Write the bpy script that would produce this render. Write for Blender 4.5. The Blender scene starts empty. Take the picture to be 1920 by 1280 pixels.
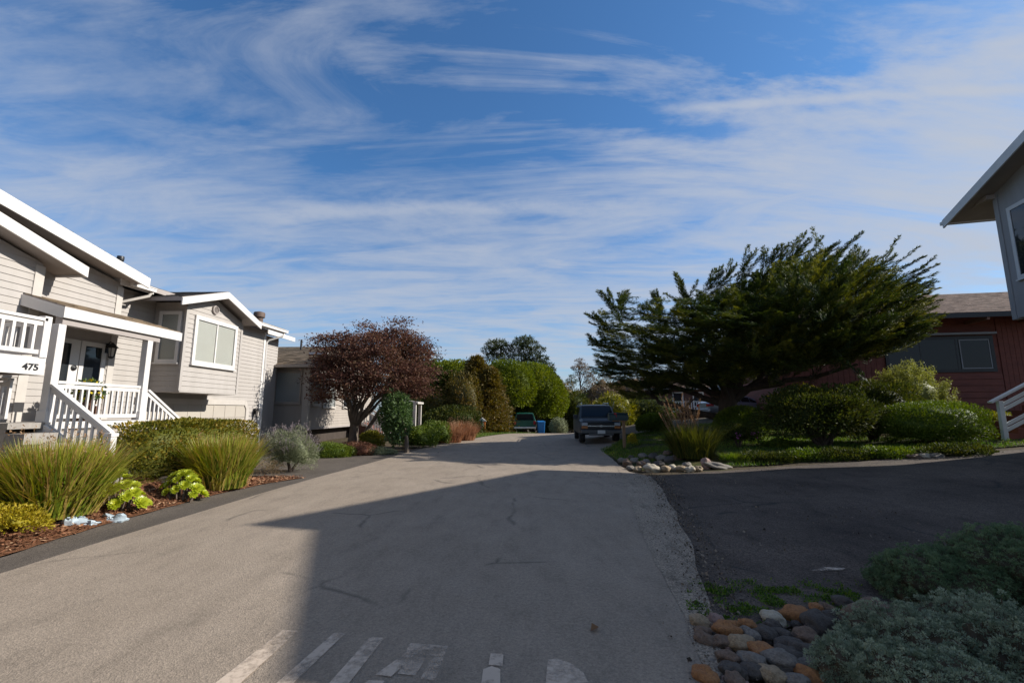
import bpy, math, random
import numpy as np
from mathutils import Vector, Matrix
from mathutils.noise import noise as pnoise
random.seed(7)
rng = np.random.default_rng(11)
R = math.radians
scene = bpy.context.scene
COL = scene.collection

# ------------------------------------------------------------------ camera
F, PITCH, YAW, EYE = 853.0, R(8.67), math.atan(25 / 853.0), 1.6
cam = bpy.data.cameras.new('camera')
cam.sensor_width = 36
cam.lens = F / 1920 * 36
cam.clip_start = 0.05
cam.clip_end = 3000
camo = bpy.data.objects.new('camera', cam)
COL.objects.link(camo)
camo.location = (0, 0, EYE)
camo.rotation_euler = (R(90) + PITCH, 0, YAW)
scene.camera = camo


# ------------------------------------------------------------------ terrain
def sm(a, b, t):
    t = max(0.0, min(1.0, (t - a) / (b - a)))
    return t * t * (3 - 2 * t)


def H(x, y):
    z = 0.0
    if x < -5.4:
        z += 0.5 * sm(-5.6, -7.9, x) * (1 - sm(9.7, 11.2, y))
        z += 0.45 * sm(-8.6, -11, x) * (1 - sm(7.5, 9, y))
        z += 0.18 * sm(-5.5, -8, x) * sm(16.5, 19, y)
    if x > 3:
        d = x - 3
        z += min(1.35, 0.03 * d + 0.0035 * d * d)
        z += 0.5 * sm(20, 28, y) * sm(5, 11, x)
        z += 0.16 * sm(3.2, 5.5, x) * sm(12.6, 15.5, y) * (1 - sm(9, 12, x))
    if y > 32:
        z -= min(4.5, 0.055 * (y - 32) * sm(31, 40, y))
    return z


def sampleray(px, py):
    u = (px - 960) / F
    v = (640 - py) / F
    f = math.cos(PITCH) - v * math.sin(PITCH)
    z = math.sin(PITCH) + v * math.cos(PITCH)
    c, s = math.cos(YAW), math.sin(YAW)
    return (u * c - f * s, u * s + f * c, z)


def G(px, py):
    """point of the terrain seen along a sight line (used once, to survey the site)"""
    d = sampleray(px, py)
    t = 1.0
    while t < 400:
        x, y, z = d[0] * t, d[1] * t, EYE + d[2] * t
        if z <= H(x, y):
            break
        t += 0.05 if t < 40 else 0.5
    return (x, y, H(x, y))


def atY(px, py, Y):
    d = sampleray(px, py)
    t = Y / d[1]
    return Vector((d[0] * t, Y, EYE + d[2] * t))


def atX(px, py, X):
    d = sampleray(px, py)
    t = X / d[0]
    return Vector((X, d[1] * t, EYE + d[2] * t))


# ------------------------------------------------------------------ materials
def newmat(name):
    m = bpy.data.materials.new(name)
    m.use_nodes = True
    nt = m.node_tree
    nt.nodes.clear()
    out = nt.nodes.new('ShaderNodeOutputMaterial')
    return m, nt, out


def nd(nt, t, **kw):
    n = nt.nodes.new(t)
    for k, v in kw.items():
        if k.startswith('i_'):
            n.inputs[k[2:].replace('_', ' ')].default_value = v
        else:
            setattr(n, k, v)
    return n


def c4(c):
    return (c[0], c[1], c[2], 1)


def ramp(nt, stops, interp='LINEAR'):
    n = nt.nodes.new('ShaderNodeValToRGB')
    n.color_ramp.interpolation = interp
    el = n.color_ramp.elements
    while len(el) > 1:
        el.remove(el[-1])
    el[0].position = stops[0][0]
    el[0].color = c4(stops[0][1])
    for p, c in stops[1:]:
        e = el.new(p)
        e.color = c4(c)
    return n


def mat(name, a, b=None, rough=0.7, scale=6.0, detail=6, bump=0.0, bscale=None, metal=0.0, coat=0.0, stretch=None, spec=0.4):
    """painted or natural surface: two tones mixed by noise, optional bump"""
    m, nt, out = newmat(name)
    p = nd(nt, 'ShaderNodeBsdfPrincipled')
    p.inputs['Roughness'].default_value = rough
    p.inputs['Metallic'].default_value = metal
    p.inputs['Coat Weight'].default_value = coat
    p.inputs['Specular IOR Level'].default_value = spec
    b = b or tuple(x * 0.86 for x in a)
    tc = nd(nt, 'ShaderNodeTexCoord')
    src = tc.outputs['Object']
    if stretch:
        mp = nd(nt, 'ShaderNodeMapping')
        mp.inputs['Scale'].default_value = stretch
        nt.links.new(src, mp.inputs['Vector'])
        src = mp.outputs['Vector']
    nz = nd(nt, 'ShaderNodeTexNoise', i_Scale=scale, i_Detail=detail, i_Roughness=0.6)
    nt.links.new(src, nz.inputs['Vector'])
    rp = ramp(nt, [(0.3, a), (0.7, b)])
    nt.links.new(nz.outputs['Fac'], rp.inputs['Fac'])
    nt.links.new(rp.outputs['Color'], p.inputs['Base Color'])
    if bump:
        n2 = nd(nt, 'ShaderNodeTexNoise', i_Scale=bscale or scale * 4, i_Detail=4)
        nt.links.new(src, n2.inputs['Vector'])
        bp = nd(nt, 'ShaderNodeBump', i_Strength=bump, i_Distance=0.02)
        nt.links.new(n2.outputs['Fac'], bp.inputs['Height'])
        nt.links.new(bp.outputs['Normal'], p.inputs['Normal'])
    nt.links.new(p.outputs[0], out.inputs[0])
    return m


def varmat(name, stops, rough=0.85, trans=0.0, spec=0.25, gloss=None):
    """colour chosen per face by its own random number 'v' (leaves, shingles, chips)"""
    m, nt, out = newmat(name)
    at = nd(nt, 'ShaderNodeAttribute', attribute_name='v')
    rp = ramp(nt, stops)
    nt.links.new(at.outputs['Fac'], rp.inputs['Fac'])
    p = nd(nt, 'ShaderNodeBsdfPrincipled')
    p.inputs['Roughness'].default_value = rough
    p.inputs['Specular IOR Level'].default_value = spec
    nt.links.new(rp.outputs['Color'], p.inputs['Base Color'])
    if trans:
        t = nd(nt, 'ShaderNodeBsdfTranslucent')
        hs = nd(nt, 'ShaderNodeHueSaturation', i_Saturation=1.15, i_Value=1.25)
        nt.links.new(rp.outputs['Color'], hs.inputs['Color'])
        nt.links.new(hs.outputs['Color'], t.inputs['Color'])
        mx = nd(nt, 'ShaderNodeMixShader')
        mx.inputs[0].default_value = trans
        nt.links.new(p.outputs[0], mx.inputs[1])
        nt.links.new(t.outputs[0], mx.inputs[2])
        nt.links.new(mx.outputs[0], out.inputs[0])
    else:
        nt.links.new(p.outputs[0], out.inputs[0])
    return m


def glass(name, tint=(0.02, 0.025, 0.03), clear=0.0, rough=0.03):
    m, nt, out = newmat(name)
    p = nd(nt, 'ShaderNodeBsdfPrincipled')
    p.inputs['Base Color'].default_value = c4(tint)
    p.inputs['Roughness'].default_value = rough
    p.inputs['Specular IOR Level'].default_value = 0.6
    if clear:
        tr = nd(nt, 'ShaderNodeBsdfTransparent')
        mx = nd(nt, 'ShaderNodeMixShader')
        fr = nd(nt, 'ShaderNodeLayerWeight', i_Blend=0.5)
        pw = nd(nt, 'ShaderNodeMath', operation='POWER')
        pw.inputs[1].default_value = 4.0
        nt.links.new(fr.outputs['Facing'], pw.inputs[0])
        mp = nd(nt, 'ShaderNodeMapRange')
        mp.inputs['To Min'].default_value = 1 - clear
        mp.inputs['To Max'].default_value = 1.0
        nt.links.new(pw.outputs[0], mp.inputs['Value'])
        nt.links.new(mp.outputs[0], mx.inputs[0])
        nt.links.new(tr.outputs[0], mx.inputs[1])
        nt.links.new(p.outputs[0], mx.inputs[2])
        nt.links.new(mx.outputs[0], out.inputs[0])
    else:
        nt.links.new(p.outputs[0], out.inputs[0])
    return m


def asphalt(name, base, tint, speck=0.45, crack=0.5, stain=0.24, rough=0.9):
    m, nt, out = newmat(name)
    L = nt.links.new
    p = nd(nt, 'ShaderNodeBsdfPrincipled')
    p.inputs['Roughness'].default_value = rough
    p.inputs['Specular IOR Level'].default_value = 0.25
    tc = nd(nt, 'ShaderNodeTexCoord')
    o = tc.outputs['Object']
    big = nd(nt, 'ShaderNodeTexNoise', i_Scale=0.55, i_Detail=8, i_Roughness=0.65)
    L(o, big.inputs['Vector'])
    r1 = ramp(nt, [(0.32, base), (0.68, tint)])
    L(big.outputs['Fac'], r1.inputs['Fac'])
    # aggregate
    vo = nd(nt, 'ShaderNodeTexVoronoi', i_Scale=95.0)
    L(o, vo.inputs['Vector'])
    r2 = ramp(nt, [(0.0, (1 - speck,) * 3), (0.5, (1.0,) * 3), (1.0, (1 + speck,) * 3)])
    sp = nd(nt, 'ShaderNodeSeparateColor')
    L(vo.outputs['Color'], sp.inputs[0])
    L(sp.outputs[0], r2.inputs['Fac'])
    m1 = nd(nt, 'ShaderNodeMixRGB', blend_type='MULTIPLY')
    m1.inputs[0].default_value = 1
    L(r1.outputs[0], m1.inputs[1])
    L(r2.outputs[0], m1.inputs[2])
    fine = nd(nt, 'ShaderNodeTexNoise', i_Scale=28.0, i_Detail=5, i_Roughness=0.7)
    L(o, fine.inputs['Vector'])
    r3 = ramp(nt, [(0.3, (0.84,) * 3), (0.7, (1.12,) * 3)])
    L(fine.outputs['Fac'], r3.inputs['Fac'])
    m2 = nd(nt, 'ShaderNodeMixRGB', blend_type='MULTIPLY')
    m2.inputs[0].default_value = 1
    L(m1.outputs[0], m2.inputs[1])
    L(r3.outputs[0], m2.inputs[2])
    # drips and scuffs drawn out along the road
    mp = nd(nt, 'ShaderNodeMapping')
    mp.inputs['Scale'].default_value = (1.9, 0.7, 1)
    L(o, mp.inputs['Vector'])
    st = nd(nt, 'ShaderNodeTexNoise', i_Scale=1.7, i_Detail=9, i_Roughness=0.72)
    L(mp.outputs[0], st.inputs['Vector'])
    r4 = ramp(nt, [(0.36, (1.1,) * 3), (0.52, (1,) * 3), (0.60, (1 - stain * .4,) * 3), (0.70, (1 - stain,) * 3)])
    L(st.outputs['Fac'], r4.inputs['Fac'])
    m3 = nd(nt, 'ShaderNodeMixRGB', blend_type='MULTIPLY')
    m3.inputs[0].default_value = 1
    L(m2.outputs[0], m3.inputs[1])
    L(r4.outputs[0], m3.inputs[2])
    # short cracks
    wn = nd(nt, 'ShaderNodeTexNoise', i_Scale=1.3, i_Detail=4)
    L(o, wn.inputs['Vector'])
    mxv = nd(nt, 'ShaderNodeMixRGB')
    mxv.inputs[0].default_value = 0.22
    L(o, mxv.inputs[1])
    L(wn.outputs['Color'], mxv.inputs[2])
    vc = nd(nt, 'ShaderNodeTexVoronoi', feature='DISTANCE_TO_EDGE', i_Scale=0.42)
    L(mxv.outputs[0], vc.inputs['Vector'])
    r5 = ramp(nt, [(0.0, (1,) * 3), (0.012, (0,) * 3)])
    L(vc.outputs['Distance'], r5.inputs['Fac'])
    gate = nd(nt, 'ShaderNodeTexNoise', i_Scale=0.9, i_Detail=3)
    L(o, gate.inputs['Vector'])
    r6 = ramp(nt, [(0.50, (0,) * 3), (0.58, (1,) * 3)])
    L(gate.outputs['Fac'], r6.inputs['Fac'])
    mu = nd(nt, 'ShaderNodeMath', operation='MULTIPLY')
    L(r5.outputs[0], mu.inputs[0])
    L(r6.outputs[0], mu.inputs[1])
    mu2 = nd(nt, 'ShaderNodeMath', operation='MULTIPLY')
    L(mu.outputs[0], mu2.inputs[0])
    mu2.inputs[1].default_value = crack
    m4 = nd(nt, 'ShaderNodeMixRGB')
    L(mu2.outputs[0], m4.inputs[0])
    L(m3.outputs[0], m4.inputs[1])
    m4.inputs[2].default_value = (0.02, 0.02, 0.02, 1)
    L(m4.outputs[0], p.inputs['Base Color'])
    bp = nd(nt, 'ShaderNodeBump', i_Strength=0.5, i_Distance=0.006)
    L(vo.outputs['Distance'], bp.inputs['Height'])
    bp2 = nd(nt, 'ShaderNodeBump', i_Strength=0.35, i_Distance=0.02)
    L(fine.outputs['Fac'], bp2.inputs['Height'])
    L(bp.outputs[0], bp2.inputs['Normal'])
    L(bp2.outputs[0], p.inputs['Normal'])
    L(p.outputs[0], out.inputs[0])
    return m


def ground_mat(name, stops, s1=0.5, s2=9.0, bump=0.8):
    m, nt, out = newmat(name)
    L = nt.links.new
    p = nd(nt, 'ShaderNodeBsdfPrincipled')
    p.inputs['Roughness'].default_value = 0.95
    p.inputs['Specular IOR Level'].default_value = 0.15
    tc = nd(nt, 'ShaderNodeTexCoord')
    o = tc.outputs['Object']
    a = nd(nt, 'ShaderNodeTexNoise', i_Scale=s1, i_Detail=6)
    b = nd(nt, 'ShaderNodeTexNoise', i_Scale=s2, i_Detail=8, i_Roughness=0.7)
    L(o, a.inputs['Vector'])
    L(o, b.inputs['Vector'])
    mx = nd(nt, 'ShaderNodeMath', operation='ADD')
    L(a.outputs['Fac'], mx.inputs[0])
    L(b.outputs['Fac'], mx.inputs[1])
    hf = nd(nt, 'ShaderNodeMath', operation='MULTIPLY')
    L(mx.outputs[0], hf.inputs[0])
    hf.inputs[1].default_value = 0.5
    rp = ramp(nt, stops)
    L(hf.outputs[0], rp.inputs['Fac'])
    L(rp.outputs[0], p.inputs['Base Color'])
    bp = nd(nt, 'ShaderNodeBump', i_Strength=bump, i_Distance=0.05)
    L(b.outputs['Fac'], bp.inputs['Height'])
    L(bp.outputs[0], p.inputs['Normal'])
    L(p.outputs[0], out.inputs[0])
    return m


M = {}
M['siding'] = mat('siding_paint', (0.385, 0.352, 0.327), (0.34, 0.31, 0.285), 0.7, 1.6, 8, bump=0.12, bscale=60, stretch=(2, 2, .35))
M['siding_tan'] = mat('siding_tan', (0.36, 0.315, 0.275), (0.30, 0.262, 0.23), 0.75, 1.1, 7, bump=0.12, bscale=60, stretch=(2, 2, .4))
M['white'] = mat('white_trim_paint', (0.62, 0.59, 0.57), (0.54, 0.515, 0.49), 0.5, 2.5, 6)
M['offwhite'] = mat('cream_trim_paint', (0.48, 0.44, 0.40), (0.42, 0.385, 0.35), 0.6, 2.5, 6)
M['garage'] = mat('garage_paint', (0.40, 0.36, 0.31), (0.37, 0.33, 0.285), 0.6, 1.2)
M['soffit'] = mat('soffit_paint', (0.34, 0.30, 0.28), None, 0.8, 3)
M['deck'] = mat('deck_boards', (0.30, 0.27, 0.24), (0.22, 0.2, 0.18), 0.8, 3, stretch=(1, 8, 1))
M['black'] = mat('black_metal', (0.012, 0.012, 0.014), (0.02, 0.02, 0.022), 0.45, 8)
M['darkglass'] = glass('dark_window_glass', (0.02, 0.024, 0.028))
M['dimglass'] = glass('unlit_window_glass', (0.012, 0.013, 0.015), rough=0.12)
M['pane'] = glass('clear_pane', (0.02, 0.025, 0.03), clear=0.86)
M['blind'] = mat('window_blind', (0.62, 0.62, 0.55), (0.55, 0.55, 0.49), 0.8, 1.5)
M['blind_grey'] = mat('window_shade', (0.50, 0.52, 0.51), (0.45, 0.47, 0.46), 0.8, 0.8)
M['shingle_grey'] = varmat('grey_shingles', [(0, (0.05, 0.045, 0.042)), (0.5, (0.10, 0.09, 0.082)), (1, (0.16, 0.14, 0.125))], 0.95)
M['shingle_tan'] = varmat('tan_shingles', [(0, (0.085, 0.062, 0.042)), (0.5, (0.15, 0.112, 0.075)), (1, (0.23, 0.17, 0.115))], 0.95)
M['shingle_brown'] = varmat('brown_shingles', [(0, (0.09, 0.058, 0.045)), (0.5, (0.155, 0.10, 0.076)), (1, (0.22, 0.15, 0.115))], 0.95)
M['redwood'] = mat('red_stained_siding', (0.185, 0.055, 0.036), (0.12, 0.036, 0.026), 0.75, 1.6, 7, bump=0.2, bscale=40, stretch=(1, 1, 3))
M['grey_paint'] = mat('grey_paint', (0.26, 0.265, 0.275), (0.22, 0.225, 0.235), 0.7, 1.5, 6, bump=0.15, bscale=30, stretch=(3, 3, 0.6))
M['grey_trim'] = mat('grey_white_trim', (0.52, 0.54, 0.55), (0.44, 0.46, 0.47), 0.6, 2)
M['bluegrey'] = mat('blue_grey_siding', (0.33, 0.37, 0.42), (0.28, 0.32, 0.37), 0.75, 1.2, 6)
M['brick'] = mat('brick_red_paint', (0.13, 0.06, 0.045), (0.09, 0.042, 0.034), 0.8, 5)
M['concrete'] = mat('concrete', (0.30, 0.28, 0.25), (0.22, 0.20, 0.18), 0.9, 3, bump=0.3)
M['road'] = asphalt('road_asphalt', (0.245, 0.195, 0.148), (0.28, 0.226, 0.175), speck=0.16)
M['oldpatch'] = asphalt('worn_asphalt', (0.225, 0.18, 0.135), (0.31, 0.25, 0.19), speck=0.5, stain=0.5)
M['dark_asphalt'] = asphalt('dark_asphalt', (0.082, 0.067, 0.055), (0.105, 0.086, 0.07), speck=0.3, stain=0.25)
M['drive'] = asphalt('driveway_asphalt', (0.052, 0.039, 0.031), (0.112, 0.085, 0.066), speck=0.6, crack=0.8, stain=0.4)
M['soil'] = ground_mat('soil', [(0.3, (0.045, 0.032, 0.02)), (0.5, (0.075, 0.055, 0.034)), (0.7, (0.065, 0.07, 0.028))])
M['lawn'] = ground_mat('lawn_turf', [(0.34, (0.03, 0.022, 0.012)), (0.5, (0.045, 0.055, 0.014)), (0.64, (0.13, 0.08, 0.035))])
M['mulch'] = ground_mat('mulch_bed', [(0.3, (0.07, 0.028, 0.014)), (0.5, (0.16, 0.07, 0.035)), (0.7, (0.24, 0.12, 0.06))], s2=30)
M['chips'] = varmat('bark_chips', [(0, (0.09, 0.034, 0.018)), (0.5, (0.21, 0.09, 0.045)), (0.8, (0.30, 0.15, 0.08)), (1, (0.42, 0.27, 0.16))], 0.9)
M['bark'] = mat('bark', (0.085, 0.06, 0.045), (0.045, 0.032, 0.025), 0.95, 9, bump=0.8, bscale=25, stretch=(1, 1, 0.25))
M['bark_grey'] = mat('grey_bark', (0.15, 0.115, 0.09), (0.085, 0.065, 0.05), 0.95, 9, bump=0.7, bscale=25, stretch=(1, 1, 0.25))
M['paint'] = None


def leafm(name, cs, trans=0.3, rough=0.6, spec=0.3):
    n = len(cs)
    return varmat(name, [(i / (n - 1), c) for i, c in enumerate(cs)], rough, trans, spec)


LM = {
    'maple': leafm('maple_leaves', [(0.042, 0.017, 0.017), (0.075, 0.033, 0.028), (0.115, 0.055, 0.04), (0.16, 0.092, 0.055), (0.078, 0.066, 0.033)], 0.3, 0.7, 0.15),
    'cypress': leafm('cypress_sprays', [(0.016, 0.03, 0.009), (0.042, 0.062, 0.012), (0.11, 0.122, 0.02), (0.24, 0.22, 0.036)], 0.25),
    'hedge': leafm('hedge_leaves', [(0.04, 0.05, 0.008), (0.11, 0.115, 0.014), (0.20, 0.165, 0.02), (0.30, 0.17, 0.03)], 0.25, 0.6, 0.2),
    'blade': leafm('sedge_blades', [(0.036, 0.07, 0.008), (0.10, 0.155, 0.012), (0.19, 0.24, 0.018), (0.29, 0.275, 0.035), (0.35, 0.225, 0.075)], 0.3, 0.45, 0.5),
    'aeonium': leafm('succulent_leaves', [(0.15, 0.20, 0.012), (0.30, 0.35, 0.018), (0.45, 0.46, 0.03)], 0.3, 0.35, 0.5),
    'sedum': leafm('sedum_leaves', [(0.22, 0.19, 0.012), (0.36, 0.29, 0.018), (0.42, 0.30, 0.03)], 0.3),
    'lavender': leafm('lavender_leaves', [(0.13, 0.145, 0.075), (0.21, 0.23, 0.13), (0.28, 0.29, 0.17)], 0.2),
    'lavflower': leafm('lavender_flowers', [(0.17, 0.135, 0.15), (0.25, 0.20, 0.22), (0.31, 0.27, 0.25)], 0.2),
    'pitto': leafm('light_green_leaves', [(0.06, 0.085, 0.010), (0.12, 0.15, 0.016), (0.19, 0.20, 0.022)], 0.3, 0.65, 0.15),
    'olive': leafm('olive_brown_foliage', [(0.05, 0.045, 0.010), (0.10, 0.08, 0.014), (0.16, 0.11, 0.022), (0.15, 0.085, 0.03)], 0.25),
    'pine': leafm('pine_needles', [(0.022, 0.034, 0.012), (0.045, 0.06, 0.018), (0.075, 0.085, 0.028)], 0.2),
    'drytree': leafm('dry_foliage', [(0.10, 0.065, 0.035), (0.16, 0.10, 0.055), (0.13, 0.11, 0.04)], 0.2),
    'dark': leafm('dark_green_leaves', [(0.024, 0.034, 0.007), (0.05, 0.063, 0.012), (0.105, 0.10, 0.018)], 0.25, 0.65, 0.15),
    'varieg': leafm('yellow_green_leaves', [(0.08, 0.09, 0.012), (0.19, 0.18, 0.02), (0.30, 0.25, 0.03)], 0.3),
    'euryops': leafm('feathery_yellow_green_leaves', [(0.13, 0.15, 0.035), (0.24, 0.25, 0.06), (0.34, 0.33, 0.09)], 0.3),
    'box': leafm('boxwood_leaves', [(0.05, 0.08, 0.009), (0.10, 0.145, 0.014), (0.17, 0.20, 0.024)], 0.25),
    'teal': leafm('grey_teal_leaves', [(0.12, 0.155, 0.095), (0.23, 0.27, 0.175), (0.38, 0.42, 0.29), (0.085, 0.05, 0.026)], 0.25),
    'teal_green': leafm('green_teal_leaves', [(0.075, 0.125, 0.06), (0.13, 0.19, 0.09), (0.20, 0.26, 0.13), (0.065, 0.045, 0.022)], 0.25),
    'seed': leafm('dry_seed_heads', [(0.17, 0.09, 0.04), (0.28, 0.16, 0.08), (0.36, 0.23, 0.13)], 0.2),
    'redgrass': leafm('red_fountain_grass', [(0.14, 0.055, 0.03), (0.26, 0.11, 0.055), (0.38, 0.20, 0.11)], 0.25),
    'grass': leafm('grass_blades', [(0.03, 0.065, 0.010), (0.07, 0.14, 0.015), (0.13, 0.20, 0.022), (0.18, 0.18, 0.04)], 0.3),
    'vine': leafm('vine_leaves', [(0.035, 0.065, 0.02), (0.07, 0.12, 0.035), (0.12, 0.17, 0.06)], 0.3),
    'rusty': leafm('rusty_ground_cover', [(0.12, 0.05, 0.03), (0.20, 0.09, 0.055), (0.25, 0.14, 0.08)], 0.2),
    'pink': leafm('pink_petals', [(0.45, 0.10, 0.30), (0.6, 0.2, 0.5)], 0.3),
    'yellowfl': leafm('yellow_petals', [(0.55, 0.42, 0.02), (0.65, 0.5, 0.05)], 0.3),
}


# ------------------------------------------------------------------ object helpers
def root_of(o):
    while o.parent:
        o = o.parent
    return o


def thing(name, label, cat, loc=(0, 0, 0), rot=0.0, group=None):
    o = bpy.data.objects.new(name, None)
    COL.objects.link(o)
    o.empty_display_size = 0.3
    o.location = loc
    o.rotation_euler = (0, 0, rot)
    o['label'] = label
    o['category'] = cat
    if group:
        o['group'] = group
    return o


def tag(o, label, cat, group=None):
    o['label'] = label
    o['category'] = cat
    if group:
        o['group'] = group
    return o


def link_mesh(name, me, m, parent=None, loc=None):
    o = bpy.data.objects.new(name, me)
    COL.objects.link(o)
    for x in (m if isinstance(m, (list, tuple)) else [m]):
        me.materials.append(x)
    if parent:
        o.parent = parent
    if loc is not None:
        o.location = loc
    return o


class MB:
    """mesh builder; world = True means the coordinates are world ones and are
    shifted to the base of the thing the part belongs to"""

    def __init__(s):
        s.v, s.f, s.m, s.r = [], [], [], []

    def poly(s, pts, m=0, r=None):
        i = len(s.v)
        s.v += [tuple(p) for p in pts]
        s.f.append(tuple(range(i, i + len(pts))))
        s.m.append(m)
        s.r.append(random.random() if r is None else r)
        return s

    def faces(s, pts, fs, m=0):
        i = len(s.v)
        s.v += [tuple(p) for p in pts]
        for f in fs:
            s.f.append(tuple(i + k for k in f))
            s.m.append(m)
            s.r.append(random.random())
        return s

    BOXF = [(0, 3, 2, 1), (4, 5, 6, 7), (0, 1, 5, 4), (1, 2, 6, 5), (2, 3, 7, 6), (3, 0, 4, 7)]

    def box(s, x0, x1, y0, y1, z0, z1, m=0):
        x0, x1 = min(x0, x1), max(x0, x1)
        y0, y1 = min(y0, y1), max(y0, y1)
        z0, z1 = min(z0, z1), max(z0, z1)
        return s.faces([(x0, y0, z0), (x1, y0, z0), (x1, y1, z0), (x0, y1, z0), (x0, y0, z1), (x1, y0, z1), (x1, y1, z1), (x0, y1, z1)], s.BOXF, m)

    def beam(s, p, q, w, h, up=(0, 0, 1), m=0):
        """bar from p to q, w across, h along 'up' (centred)"""
        p, q, up = Vector(p), Vector(q), Vector(up)
        d = (q - p).normalized()
        sd = d.cross(up).normalized()
        u = sd.cross(d).normalized()
        a, b = sd * w / 2, u * h / 2
        return s.faces([p - a - b, p + a - b, q + a - b, q - a - b, p - a + b, p + a + b, q + a + b, q - a + b], s.BOXF, m)

    def vbeam(s, p, q, w, wdir, h, m=0):
        """sloping board with plumb ends: h vertical drop below the line p-q, w along wdir"""
        p, q, a = Vector(p), Vector(q), Vector(wdir) * w
        d = Vector((0, 0, -h))
        return s.faces([p + d, p + a + d, q + a + d, q + d, p, p + a, q + a, q], s.BOXF, m)

    def prism(s, pts, off, m=0):
        off = Vector(off)
        n = len(pts)
        P = [Vector(p) for p in pts]
        s.faces(P + [p + off for p in P], [tuple(reversed(range(n))), tuple(range(n, 2 * n))] + [(i, (i + 1) % n, n + (i + 1) % n, n + i) for i in range(n)], m)
        return s

    def tube(s, pts, rad, n=8, m=0, cap=True):
        pts = [Vector(p) for p in pts]
        if not isinstance(rad, (list, tuple)):
            rad = [rad] * len(pts)
        i0 = len(s.v)
        prev = None
        for k, p in enumerate(pts):
            d = (pts[min(k + 1, len(pts) - 1)] - pts[max(k - 1, 0)]).normalized()
            if prev is None:
                a = d.cross(Vector((0.3, 0.9, 0.1)))
                if a.length < 0.05:
                    a = d.cross(Vector((1, 0, 0)))
            else:
                a = prev - d * prev.dot(d)
            a.normalize()
            prev = a
            b = d.cross(a)
            for j in range(n):
                t = 2 * math.pi * j / n
                s.v.append(tuple(p + (a * math.cos(t) + b * math.sin(t)) * rad[k]))
        for k in range(len(pts) - 1):
            for j in range(n):
                s.f.append((i0 + k * n + j, i0 + k * n + (j + 1) % n, i0 + (k + 1) * n + (j + 1) % n, i0 + (k + 1) * n + j))
                s.m.append(m)
                s.r.append(random.random())
        if cap:
            s.f.append(tuple(i0 + j for j in reversed(range(n))))
            s.f.append(tuple(i0 + (len(pts) - 1) * n + j for j in range(n)))
            s.m += [m, m]
            s.r += [0.5, 0.5]
        return s

    def lathe(s, prof, c, n=20, axis='z', m=0):
        i0 = len(s.v)
        for r, z in prof:
            for j in range(n):
                t = 2 * math.pi * j / n
                a, b = r * math.cos(t), r * math.sin(t)
                q = {'z': (a, b, z), 'x': (z, a, b), 'y': (a, z, b)}[axis]
                s.v.append((c[0] + q[0], c[1] + q[1], c[2] + q[2]))
        for k in range(len(prof) - 1):
            for j in range(n):
                s.f.append((i0 + k * n + j, i0 + k * n + (j + 1) % n, i0 + (k + 1) * n + (j + 1) % n, i0 + (k + 1) * n + j))
                s.m.append(m)
                s.r.append(random.random())
        s.f.append(tuple(i0 + j for j in reversed(range(n))))
        s.f.append(tuple(i0 + (len(prof) - 1) * n + j for j in range(n)))
        s.m += [m, m]
        s.r += [0.5, 0.5]
        return s

    def blob(s, c, rad, rough=0.12, nu=14, nv=9, seed=None, m=0, flat=0.0):
        """uneven rounded stone or lump"""
        sd = random.random() * 50 if seed is None else seed
        i0 = len(s.v)
        for k in range(nv + 1):
            ph = math.pi * k / nv
            for j in range(nu):
                th = 2 * math.pi * j / nu
                d = Vector((math.sin(ph) * math.cos(th), math.sin(ph) * math.sin(th), math.cos(ph)))
                f = 1 + rough * 1.6 * pnoise(d * 1.6 + Vector((sd, sd * 0.7, 0)))
                z = d.z * rad[2] * f
                if flat and z < -rad[2] * flat:
                    z = -rad[2] * flat
                s.v.append((c[0] + d.x * rad[0] * f, c[1] + d.y * rad[1] * f, c[2] + z))
        for k in range(nv):
            for j in range(nu):
                s.f.append((i0 + k * nu + j, i0 + (k + 1) * nu + j, i0 + (k + 1) * nu + (j + 1) % nu, i0 + k * nu + (j + 1) % nu))
                s.m.append(m)
                s.r.append(random.random())
        return s

    def build(s, name, m, parent=None, smooth=False, world=True, bevel=0.0, loc=None, angle=40):
        off = Vector((0, 0, 0))
        if parent and world:
            off = root_of(parent).location
        elif loc is not None and world:
            off = Vector(loc)
        me = bpy.data.meshes.new(name)
        me.from_pydata([(a - off.x, b - off.y, c - off.z) for a, b, c in s.v], [], s.f)
        o = link_mesh(name, me, m, parent, loc)
        me.polygons.foreach_set('material_index', s.m)
        at = me.attributes.new('v', 'FLOAT', 'FACE')
        at.data.foreach_set('value', s.r)
        if smooth:
            me.shade_smooth()
            me.set_sharp_from_angle(angle=R(angle))
        me.update()
        if bevel:
            b = o.modifiers.new('bevel', 'BEVEL')
            b.width = bevel
            b.segments = 2
            b.limit_method = 'ANGLE'
        return o


def clip_band(poly, z0, z1):
    def clip(p, f):
        out = []
        for i in range(len(p)):
            a, b = p[i], p[(i + 1) % len(p)]
            fa, fb = f(a), f(b)
            if fa >= 0:
                out.append(a)
            if (fa >= 0) != (fb >= 0):
                t = fa / (fa - fb)
                out.append((a[0] + (b[0] - a[0]) * t, a[1] + (b[1] - a[1]) * t))
        return out
    p = clip(poly, lambda q: q[1] - z0)
    return clip(p, lambda q: z1 - q[1]) if len(p) > 2 else []


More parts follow.
